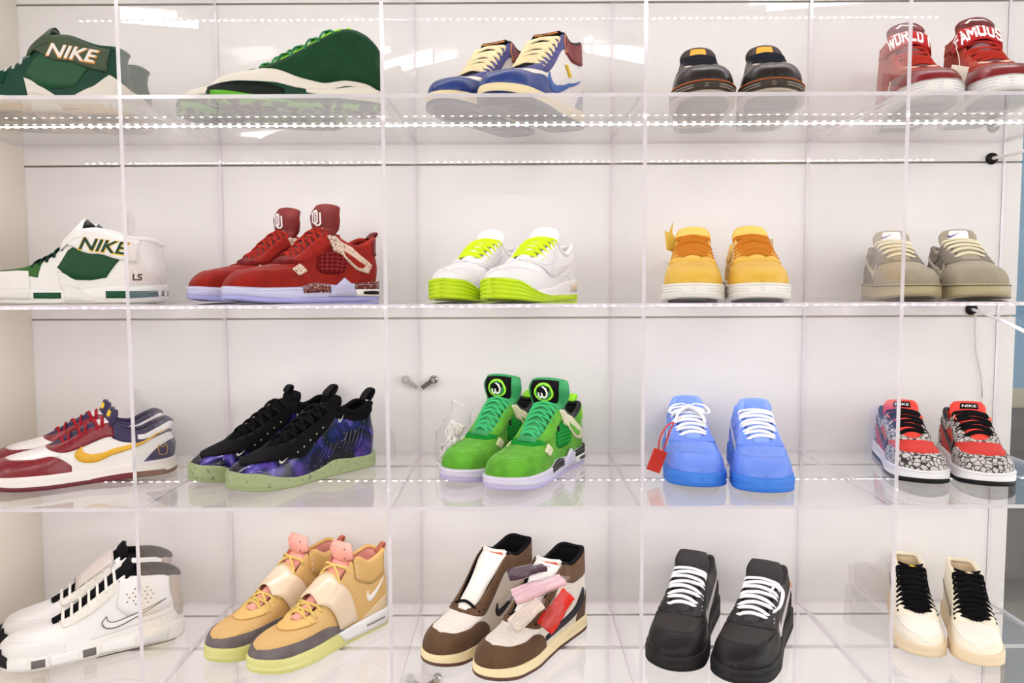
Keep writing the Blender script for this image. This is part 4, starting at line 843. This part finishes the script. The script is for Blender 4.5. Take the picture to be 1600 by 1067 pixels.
def foam(mk, foot):
    s = mk(zT=[(0, 116), (4, 122), (12, 112), (20, 108), (28, 118), (36, 122), (50, 100), (64, 78), (76, 64), (86, 54), (93, 46), (97, 38), (100, 28)], st=[(0, 30), (10, 24), (24, 26), (38, 30), (50, 20), (64, 16), (78, 22), (92, 34), (100, 36)], so=6, xv=72, xc=34, opening=26)
    gx = galaxy(); bk = fabric((13, 12, 14)); glow = speckle((152, 164, 118), (110, 118, 88), 150, .33)
    s.upper(gx, bk); s.sole(glow, rubber((150, 162, 116)), 3.2)
    s.patch('throat_cover', suede((17, 16, 18), .1), [(35, 108), (42, 90), (52, 70), (60, 50), (66, .36), (77, .44), (88, .62), (93, .9)], [(36, 1), (43, 1), (53, 1), (62, 1), (70, 1), (80, 1), (88, 1), (94, 1)], off=2.2, n=40)
    s.patch('collar_panel', bk, [(0, 104), (8, 98), (20, 93), (35, 104)], [(0, 1), (8, 1), (20, 1), (36, 1)], off=2.0)
    for i in range(5): x = 16 + i * 3.2; s.line('shell_rib', gx, [(x + 7, 36), (x + 1, 56), (x - 2, 82 - i)], 1.8, off=0.2, n=16)
    for i in range(4): x = 38 + i * 3.4; s.line('shell_rib', gx, [(x + 4, 36), (x + 1, 46), (x - 2, 60 - 2 * i)], 1.6, off=0.2, n=16)
    s.patch('arch_plate', rubber((34, 32, 38), .3), [(22, 0), (32, 0), (46, 0)], [(22, .06), (34, .14), (46, .04)], off=2.5)
    s.collar(bk, 6); s.tongue(bk, [(33, 134), (31, 146)], width=(17, 28), th=10, rise=6); s.laces(fabric((16, 15, 17)), 6, 68, 40, w=3.2, flat=.7, drop=4, lift=4)
    s.dots('lace_loops', leather((170, 165, 150)), [(46, 92), (51, 83), (56, 74), (61, 65), (66, 58)], 1.6, 'both', 3.0); s.swoosh(leather((205, 200, 196)), 78, 72, 44, 52, off=2.8, name='toe_logo'); s.swoosh(leather((180, 176, 170)), 34, 29, 96, 108, off=2.8, name='collar_logo')
    s.loop(fabric((28, 27, 30)), 1.0, 116, 28, 20, -10); s.loop(fabric((26, 25, 28)), 33, 138, 16, 20, -4, 'tongue_loop')
pair(foam, 'basketball_boot', 'black and galaxy-print shell sneakers', 3, (0.618, 0.198, 232), (0.524, 0.262, 228), 'black sneaker with purple galaxy-print shell and pale green sole, front one of its pair', 'black shell sneaker with pale green sole, behind and left of its twin')
gs4 = suede((92, 160, 48), .22)
def green_four(mk, foot):
    s = four(mk, foot, dict(suede=gs4, lining=fabric((30, 34, 30)), ice=icy((214, 208, 230)), ice2=icy((188, 180, 218)), stitch=rubber((232, 228, 240)), band=leather((34, 32, 30)), mesh=fabric((18, 130, 44)), netrib=rubber((40, 170, 66)), wing=leather((216, 212, 176), .5), rim=leather((34, 34, 40)), tab=rubber((140, 216, 24)), tongue=leather((44, 142, 82), .5), lace=fabric((66, 178, 112))))
    s.tongue_patch('tongue_label', fabric((20, 18, 20)), .66, .97, -.85, .62); g = leather((244, 242, 238))
    s.tongue_shape('emblem_disc', leather((24, 120, 52)), disc_polys(24, .46), .73, .93, -.60, .38, off=1.6); s.tongue_shape('emblem_ring', leather((150, 224, 40)), ring_polys(.42, .52), .73, .93, -.60, .38, off=1.8)
    s.tongue_shape('emblem_letter', g, bar_polys([[(.25, .50), (.24, .30), (.34, .22), (.44, .36), (.42, .50)], [(.44, .36), (.54, .22), (.66, .34), (.70, .55), (.62, .72), (.48, .80)]], .08), .73, .93, -.60, .38, off=2.0)
    s.patch('side_tag', rubber((30, 28, 28)), [(45, 82), (45, 92)], [(47, 81), (47, 91)], off=3.0, smooth=False, n=6)
pair(green_four, 'high_top_sneaker', 'green suede sneakers with round emblems', 3, (1.044, 0.205, 242), beside((1.044, 0.205, 241), .108, .012), 'green suede sneaker with round W emblem on its tongue, front one of its pair', 'green suede sneaker with round W emblem, behind and left of its twin')
def blue_air(mk, foot):
    b = leather((104, 140, 232), .4); s = air(mk, foot, dict(body=b, toe=b, vamp=leather((112, 148, 236), .4), eye=b, heel=leather((96, 132, 228)), collar=b, sw=leather((196, 204, 222), .25), tongue=leather((128, 160, 238), .5), lace=fabric((244, 242, 242)), lining=fabric((92, 126, 214)), mid=rubber((58, 126, 222)), out=rubber((44, 112, 212)), dots=rubber((52, 74, 150)), lw=3.1, n=8))
    s.tongue_patch('tongue_label', leather((112, 146, 232)), .82, .97, -.6, .6)
    if foot < 0: s.bow(fabric((246, 244, 244)), .60, 3.6, 30)
pair(blue_air, 'low_sneaker', 'bright blue low sneakers', 3, (1.442, 0.196, 261), (1.326, 0.236, 263), 'bright blue low sneaker with flat white laces, right one of its pair', 'bright blue low sneaker with a white lace bow, left one of its pair')
def print_dunk(mk, foot):
    el = cracked((198, 192, 186), (40, 38, 40), 105, .075, .6, 'elephant'); rd = leather((196, 42, 36), .55); bk = leather((26, 24, 26)); s = mk(zT=LOW, st=[(0, 30), (60, 27), (100, 30)], so=9)
    court(s, rd, el, suede((204, 52, 42), .1), el, el, el, bk, leather((220, 60, 46), .6), fabric((18, 17, 19)), fabric((190, 46, 40)), rubber((238, 236, 238)), rubber((20, 20, 22)), n=6, lw=4.2, rim=leather((28, 26, 28)), lip=rubber((222, 220, 224)))
    box_logo(s, fabric((18, 17, 19)), leather((236, 232, 230)), .84, .96, -.5, .5, 'NIKE'); s.patch('lace_tag', leather((232, 86, 40)), [(44, .97), (44, 1)], [(48, .97), (48, 1)], off=6, smooth=False, n=5)
pair(print_dunk, 'low_sneaker', 'red low sneakers with cracked print', 3, (1.852, 0.222, 253), (1.738, 0.246, 255), 'red low sneaker with grey cracked print and black laces, right one of its pair', 'red low sneaker with grey cracked print, left one, partly through the divider', L=0.29)

# ---- fourth row ----------------------------------------------------------------------------------
def white_boot(mk, foot):
    w = leather((240, 238, 236), .32); s = mk(zT=[(0, 118), (4, 124), (12, 132), (22, 136), (32, 140), (36, 134), (50, 104), (64, 76), (74, 66), (84, 60), (91, 54), (96, 46), (100, 32)], st=[(0, 34), (20, 36), (45, 30), (70, 26), (90, 30), (100, 34)], so=6, xv=70, xc=33, opening=28)
    s.upper(w, fabric((24, 23, 26))); s.sole(rubber((238, 234, 230)), rubber((200, 194, 188)), 3.4); bk = fabric((20, 19, 22)); gr = rubber((110, 104, 102), .3)
    for x0, x1 in ((50, 57), (76, 83)): s.sole_patch('sole_window', gr, [(x0, 8), (x1, 8)], [(x0, 22), (x1, 22)], off=1.0, smooth=False, n=6)
    for x0, x1 in ((10, 26), (28, 48), (59, 74), (85, 97)): s.sole_patch('sole_block', rubber((242, 240, 238)), [(x0, 6), (x1, 7)], [(x0, 27), (x1, 25)], off=2.0, smooth=False, n=8)
    s.sole_patch('sole_edge', rubber((90, 80, 76)), [(6, 1.5), (30, 1), (50, 1)], [(6, 4), (30, 3.4), (50, 3)], off=2.0)
    s.patch('toe_wrap', leather((236, 234, 232), .3), [(66, 0), (80, 0), (92, 0), (100, 0)], [(66, .2), (78, .42), (90, .6), (98, 1)], off=1.6); s.sole_patch('toe_rubber', rubber((34, 30, 34)), [(94, 12), (97, 14), (100, 14)], [(94, 30), (97, 34), (100, 35)], off=2.6); s.patch('toe_tip', rubber((34, 30, 34)), [(97, 0), (98.5, 0), (100, 0)], [(97, .5), (98.5, .7), (100, 1)], off=2.4)
    s.patch('ankle_panel', leather((238, 236, 234), .3), [(8, 66), (18, 60), (30, 60), (38, 82)], [(7, 122), (16, 1), (28, 1), (35, 1)], off=1.8); s.patch('heel_panel', leather((176, 162, 150), .5), [(0, 40), (3, 44), (6, 60)], [(0, 1), (3, 1), (7, 1)], off=2.2)
    s.dots('perforations', rubber((110, 86, 66)), [(24 + 3.4 * c + 1.2 * (r % 2), 84 + 7 * r) for r in range(5) for c in range(-2, 3) if abs(c) + abs(r - 2) < 4], 1.5, 'both', 2.4)
    s.swoosh(leather((242, 240, 238), .3), 46, 10, 48, 84, off=2.4, edge=rubber((60, 58, 62))); s.line('side_seam', leather((216, 212, 208)), [(52, 36), (34, 42), (14, 52), (4, 58)], .6, off=1.8)
    s.collar(bk, 5); s.tongue(bk, [(32, 148), (29, 158)], width=(18, 32), th=9); s.laces(fabric((240, 236, 228)), 7, 66, 38, w=3.4, flat=.6, style='bars', lift=3)
    s.patch('lace_stay', leather((232, 228, 220)), [(38, 110), (52, 80), (66, .62)], [(37, 1), (52, 1), (68, 1)], off=2.0)
    if foot < 0: s.strap('lace_label', leather((206, 196, 190), .4), 47, 47, 22, a0=.97, lift=9, off=3)
A = (0.222, 0.185, 211)
pair(white_boot, 'basketball_boot', 'white basketball boots', 4, A, beside(A, .112), 'white leather boot with outlined side stripe and perforated disc, nearer of its pair', 'white leather boot with a pale label over its laces, behind its twin')
def tan_strap(mk, foot):
    tn = cracked((218, 180, 116), (198, 156, 92), 420, .05, .6, 'perforated_hide'); t2 = leather((222, 184, 112), .55); s = mk(zT=[(0, 140), (4, 146), (12, 140), (20, 136), (28, 150), (34, 150), (42, 122), (54, 98), (66, 76), (74, 66), (84, 60), (91, 53), (96, 45), (100, 33)], st=[(0, 34), (35, 32), (60, 28), (85, 28), (100, 32)], so=4, xv=70, xc=32, opening=28)
    pk = leather((236, 164, 150), .5); s.upper(tn, pk); s.sole(icy((218, 214, 140)), rubber((212, 210, 130)), 3.4)
    s.sole_patch('heel_midsole', rubber((240, 240, 240)), [(0, 6), (20, 6), (44, 8)], [(0, 35), (20, 35), (50, 30)], off=1.2); s.sole_patch('air_slot', rubber((150, 140, 144)), [(10, 17), (17, 17), (26, 17)], [(10, 21), (17, 21), (26, 21)], off=1.8)
    gy = suede((112, 104, 104), .2); s.patch('mudguard', gy, [(44, 0), (62, 0), (82, 0), (94, 0), (97.5, 0), (100, 0)], [(44, .05), (62, .26), (82, .36), (94, .56), (97.5, 1.0), (100, 1.0)], off=1.8, n=44, m=9)
    s.patch('toe_stitch_panel', t2, [(66, .60), (74, .70), (80, .86), (82, 1)], [(66, 1), (72, 1), (78, 1), (82, 1)], off=1.2); s.line('toe_seam', leather((186, 142, 74)), [(64, .55), (74, .68), (80, .86), (82, 1)], .6, off=1.4)
    s.patch('heel_counter', leather((226, 204, 164), .4), [(0, 0), (12, 0), (28, 0)], [(0, 60), (12, 56), (28, 34)], off=1.6); s.swoosh(leather((240, 236, 230)), 24, 8, 62, 98, off=2.4)
    fl = leather((202, 164, 100), .5); s.patch('ankle_flap', fl, [(8, 104), (18, 96), (28, 104), (33, 116)], [(6, 1), (18, 1), (28, 1), (33, 1)], off=3.0); s.dots('flap_eyelets', leather((232, 214, 186)), [(31.5, 118), (31.3, 128), (31, 138)], 3.0, 'both', 3.5); s.dots('flap_holes', rubber((120, 90, 60)), [(31.5, 118), (31.3, 128), (31, 138)], 1.4, 'both', 3.7)
    s.collar(leather((222, 176, 106)), 4); s.tongue(pk, [(36, 150), (37, 168), (35, 184)], width=(15, 30), th=7); s.laces(fabric((216, 186, 108)), 3, 68, 60, w=2.6, flat=.8, lift=3); s.laces(fabric((216, 186, 108)), 2, 44, 38, w=2.6, flat=.8, lift=5, name='upper_lace')
    for k in (.72, .82, .92):
        for w_ in (-.62, .62): s.tongue_shape('tongue_eyelet', rubber((150, 100, 92)), disc_polys(10, .5), k - .012, k + .012, w_ - .07, w_ + .07, off=.9)
    s.strap('midfoot_strap', patent((228, 206, 178)), 52, 40, 15, a0=.05, lift=9, off=4.0); s.loop(leather((188, 104, 80)), 0.5, 128, 22, 12, -8)
pair(tan_strap, 'high_top_sneaker', 'tan strapped high-tops', 4, (0.640, 0.205, 234), (0.543, 0.252, 231), 'tan high-top with glossy cream strap, front one of its pair', 'tan high-top with glossy cream strap and pink tongue, behind and left of its twin')
def mocha(mk, foot):
    br = suede((96, 72, 52), .15); wh = leather((228, 218, 204), .5); bk = leather((28, 26, 30), .5)
    s = high_court(mk, foot, dict(body=wh, toe=br, vamp=leather((232, 224, 214), .5), eye=br, heel=br, collar=bk, flap=suede((104, 78, 56), .1), sw=None, tongue=leather((236, 230, 222), .6), lining=fabric((20, 19, 23)), mid=rubber((240, 222, 176)), out=rubber((92, 58, 46)), rim=fabric((24, 22, 26)), tip=((36, 146), (37, 158))))
    # the big side stripe runs backwards: hook at the heel, tail towards the toe
    s.patch('side_stripe', leather((34, 34, 38), .45), [(58, 36), (44, 36), (28, 40), (15, 52), (11, 72), (12, 88)], [(58, 44), (46, 47), (32, 52), (22, 60), (16.5, 74), (12, 88)], off=2.7, side='lat'); s.swoosh(leather((34, 34, 38)), 50, 20, 44, 84, off=2.6, side='med')
    s.laces(fabric((24, 22, 25)), 1, 65, 65, w=2.8, flat=.8, style='bars', lift=2); s.eyelets(rubber((40, 30, 26)), 7, 62, 40)
    s.toe_dots(rubber((180, 170, 158)), 73, 87); s.tongue_patch('tongue_label', leather((216, 82, 52)), .86, .97, -.1, .75); mini_swoosh(s, leather((240, 232, 224)), .88, .95, .0, .6)
pair(mocha, 'high_top_sneaker', 'brown and white high-tops', 4, (1.035, 0.180, 235), (0.932, 0.236, 234), 'brown and white unlaced high-top with wrapped lace packs on it, front one of its pair', 'brown and white unlaced high-top, behind and left of its twin')
def black_air(mk, foot):
    b = leather((42, 39, 39), .45); s = air(mk, foot, dict(body=b, toe=leather((34, 31, 32), .4), vamp=leather((50, 45, 44), .5), eye=b, heel=b, collar=leather((48, 45, 45)), sw=leather((206, 200, 196), .3), tongue=leather((50, 47, 47)), tip=((36.5, 124), (33, 143)), lace=fabric((246, 244, 246)), lining=fabric((30, 28, 29)), mid=rubber((38, 36, 37)), out=rubber((30, 29, 30)), dots=rubber((16, 14, 14)), lw=3.2, n=8))
    s.line('side_print', leather((226, 222, 218)), [(14, 44), (11, 47), (14, 50), (10, 53), (13, 56), (10, 60)], .7, 'lat', off=2.6); s.patch('side_tab', leather((222, 120, 46)), [(9, 76), (9, 84)], [(10.5, 75), (10.5, 83)], off=2.8, side='lat', smooth=False, n=5)
    if foot > 0:
        c = s.T(.5, .75, 6); mb = MB(); K = s.k
        mb.tube(smooth_path([c, c + np.array([-6, 10, 14]) * K, c + np.array([2, 22, 6]) * K, c + np.array([18, 20, -14]) * K, c + np.array([34, 8, -24]) * K, c + np.array([46, 14, -36]) * K, c + np.array([58, 19, -48]) * K], 36), 3.2 * K, 8, .5); mb.build('loose_lace', fabric((246, 244, 246)), s.root)
pair(black_air, 'low_sneaker', 'black low sneakers with white laces', 4, (1.444, 0.178, 241), (1.324, 0.232, 245), 'black low sneaker with white laces and a loose lace end, right one of its pair', 'black low sneaker with thick white laces, left one of its pair', L=0.315)
def cream_mid(mk, foot):
    c = leather((240, 232, 212), .5); s = mk(zT=[(0, 122), (5, 126), (14, 122), (26, 122), (34, 124), (46, 104), (64, 74), (72, 66), (82, 60), (90, 54), (96, 45), (100, 30)], st=[(0, 30), (60, 27), (100, 30)], so=3, xc=35, xv=72, opening=29, throat=(26, 24))
    s.upper(c, fabric((216, 196, 160))); s.sole(rubber((232, 212, 178)), rubber((222, 200, 164)), 3.2); s.patch('toe_cap', leather((242, 236, 222), .45), [(70, .3), (80, .4), (92, .5), (99, 1)], [(73, 1), (80, 1), (90, 1), (99, 1)], off=1.0)
    s.patch('eyestay', leather((238, 228, 204)), [(34, 84), (48, 66), (62, 46), (74, .4)], [(35, 1), (48, 1), (62, 1), (76, .96)], off=1.8); s.swoosh(leather((150, 140, 128)), 52, 10, 40, 84, off=2.2); s.collar(leather((236, 224, 196)), 5.5)
    s.tongue(fabric((18, 17, 18)), [(36, 128)], width=(20, 26), rise=2); s.laces(fabric((14, 13, 14)), 9, 70, 37, w=5.4, flat=.45, style='bars', lift=2.5, drop=9)
    s.tongue_shape('tongue_mark', leather((226, 196, 40) if foot < 0 else (226, 210, 170)), ([(0, .4), (.4, 0), (1, .3), (.5, .7)], [(0, 1, 2, 3)]), .80, .86, -.25, .4, off=5.5)
pair(cream_mid, 'high_top_sneaker', 'small cream sneakers with black laces', 4, (1.858, 0.220, 250), (1.768, 0.258, 250), 'small cream sneaker with dense black laces, right one of its pair', 'small cream sneaker with dense black laces, left one at the divider', L=0.262)

# ---- pieces that belong to a part hang one level deeper -------------------------------------------
NEST = {'tongue': 'tongue_label tongue_logo tongue_edge tongue_trim tongue_mark tongue_eyelet emblem_disc emblem_ring emblem_letter signature tongue_loop', 'eyestay': 'eyelets', 'vamp': 'perforations', 'ankle_panel': 'perforations',
        'wing': 'wing_opening wing_holes', 'lace_tab': 'tab_holes', 'swoosh': 'swoosh_outline', 'ankle_flap': 'flap_eyelets flap_holes', 'side_net': 'net_rib', 'throat_cover': 'toe_logo lace_loops', 'collar_panel': 'collar_logo', 'collar': 'collar_piping',
        'midsole': 'sole_groove sole_window heel_window sole_block welt_stitch air_window air_slot window_frame heel_midsole wing_support speckled_band heel_band sole_pod pod_vein midsole_band forefoot_bumper arch_wing gum_foot toe_rubber sole_edge',
        'outsole': 'sole_ridge sole_tooth outsole_step', 'heel_wedge': 'heel_emblem', 'heel_counter': 'heel_emblem side_lettering', 'quarter': 'dimples', 'strap': 'lettering lettering_edge', 'ankle_strap': 'lettering', 'lace_label': 'lettering', 'upper': 'shell_rib seam side_seam'}
for s_ in SHOES:
    kids = {}
    for o in list(s_.root.children): kids.setdefault(o.name.split('.')[0], []).append(o)
    for par, subs in NEST.items():
        if par not in kids: continue
        for sub in subs.split():
            for o in kids.get(sub, []):
                if o.parent is s_.root: o.parent = kids[par][0]
    for o in kids.get('lettering', []):
        if o.parent is s_.root and 'tongue' in kids: o.parent = kids['tongue'][0]
# ------------------------------------------------------------------ small things lying with the shoes
film = clear('plastic_film', (0.97, 0.97, 0.98), 0.10, (240, 236, 236), 0.12, 1.45)
def blob_pack(name, label, cat, loc, size, rot, mat, seedv, filled=0.9):
    """folded lace pack in a clear wrapper: lumpy pillow of coiled lace inside a thin crinkled film"""
    rnd = random.Random(seedv); r = empty(name, loc); r.rotation_euler = rot; tag(r, label, cat)
    a, b, c = size; n, m = 18, 12; G = []
    for i in range(n + 1):
        u = i / n * 2 - 1; row = []
        for k in range(m):
            t = 2 * pi * k / m; e = max(0.12, (1 - abs(u) ** 3)) ; w = 1 + 0.10 * rnd.uniform(-1, 1); row.append((a * u, b * cos(t) * e * w, c * sin(t) * e * w))
        G.append(row)
    v = [p for q in G for p in q]; f = [(i * m + k, i * m + (k + 1) % m, (i + 1) * m + (k + 1) % m, (i + 1) * m + k) for i in range(n) for k in range(m)]; f += [tuple(range(m))[::-1], tuple(n * m + k for k in range(m))]
    mesh('wrapper', v, f, film, r)
    mb = MB()
    for q in range(4):
        y0 = b * 0.62 * (q / 1.5 - 1); pts = [(a * filled * x, y0 + 0.0006 * rnd.uniform(-1, 1), c * 0.25 * sin(3 * x + q)) for x in np.linspace(-.86, .86, 10)]; mb.tube(pts, c * 0.55, 8, 0.9)
    mb.build('folded_lace', mat, r); return r
z4 = shelf_top(4)
for sd, lab, off, size, rot, c in ((1, 'plum lace pack in clear film, topmost on the brown and white shoe', (0.000, 0.012, 0.158), (0.044, 0.014, 0.010), (0.1, -0.10, 0.30), (78, 58, 70)), (2, 'pale pink lace pack in clear film lying across the brown and white shoe', (0.020, -0.014, 0.137), (0.060, 0.018, 0.012), (0.2, -0.22, 0.30), (228, 190, 196)),
                              (3, 'cream lace pack in clear film on the brown and white shoe', (-0.002, -0.060, 0.110), (0.040, 0.016, 0.011), (0.3, -0.60, 0.30), (226, 210, 196)), (4, 'red lace pack in clear film on the brown and white shoe', (0.050, -0.046, 0.110), (0.046, 0.018, 0.012), (0.4, -0.9, 0.30), (214, 52, 44))):
    blob_pack('lace_pack', lab, 'lace pack', (1.020 + off[0], 0.140 + off[1], z4 + off[2]), size, rot, fabric(c), sd)['group'] = 'wrapped lace packs'
# bag of spare white laces leaning beside the green suede shoe
r = empty('lace_bag', (0.865, 0.300, shelf_top(3) + 0.001)); r.rotation_euler = (0, 0.30, -0.3); tag(r, 'clear plastic bag of spare white laces leaning beside the green suede shoe', 'lace bag')
rnd = random.Random(3); n, m = 14, 16; v = []
for i in range(n + 1):
    t = i / n
    for k in range(m):
        a = 2 * pi * k / m; w = 0.030 * (0.75 + 0.5 * sin(pi * min(1, t * 1.3)) * (1 - .3 * t)) * (1 + .10 * rnd.uniform(-1, 1)); d = (0.014 * (1 - t) ** .6 + 0.0015) * (1 + .15 * rnd.uniform(-1, 1)); v.append((w * cos(a), d * sin(a), 0.125 * t))
f = [(i * m + k, i * m + (k + 1) % m, (i + 1) * m + (k + 1) % m, (i + 1) * m + k) for i in range(n) for k in range(m)] + [tuple(range(m))[::-1]]
mesh('bag', v, f, film, r)
mb = MB()
for q in range(16):
    x0 = rnd.uniform(-.016, .016); pts = [(x0 * (1 + .2 * sin(i)) + .004 * sin(i * 1.7 + q), rnd.uniform(-.007, .007) * (1 - i / 14), 0.006 + 0.078 * i / 9) for i in range(10)]; mb.tube(smooth_path(pts, 18), 0.0022, 6)
mb.build('coiled_laces', fabric((240, 236, 228)), r)
# red security tag hanging from the left blue shoe
r = empty('security_tag', (1.262, 0.160, shelf_top(3) + 0.060)); tag(r, 'red plastic zip tag hanging from the lace of the left blue shoe', 'tag')
red = rubber((206, 48, 34), .35); mb = MB(); mb.tube(smooth_path([(0.020, 0.0, 0.044), (0.008, -0.004, 0.040), (-0.004, -0.006, 0.022), (-0.008, -0.006, 0.0), (-0.002, -0.004, -0.006), (0.004, -0.003, 0.004), (0.012, 0, 0.026), (0.020, 0.0, 0.044)], 30), 0.0022, 6, .6); mb.build('tie', red, r)
v, f = box_vf(-0.013, 0.011, -0.003, 0.003, -0.046, -0.006); a = 0.35; mesh('plate', [(x * cos(a) + z_ * sin(a), y, -x * sin(a) + z_ * cos(a)) for x, y, z_ in v], f, red, r, False)
# white hang tag between the red high-tops
r = empty('hang_tag', (1.7355, 0.105, shelf_top(1) + 0.062)); r.rotation_euler = (0, 0.25, -0.35); tag(r, 'white paper hang tag between the two red high-tops', 'tag')
mesh('card', *box_vf(-0.013, 0.013, -0.0008, 0.0008, -0.056, 0.004), leather((236, 226, 210)), r, False); mb = MB(); mb.tube(smooth_path([(0, 0, 0), (-0.006, 0.004, 0.018), (-0.014, 0.010, 0.034)], 12), 0.0008, 5); mb.build('string', fabric((230, 220, 205)), r)
v, f = ring_polys(.3, .42); mesh('printed_ring', [((p[0] - .5) * .018, -0.0011, -0.026 + (p[1] - .5) * .024) for p in v], f, leather((200, 186, 160)), r, False)
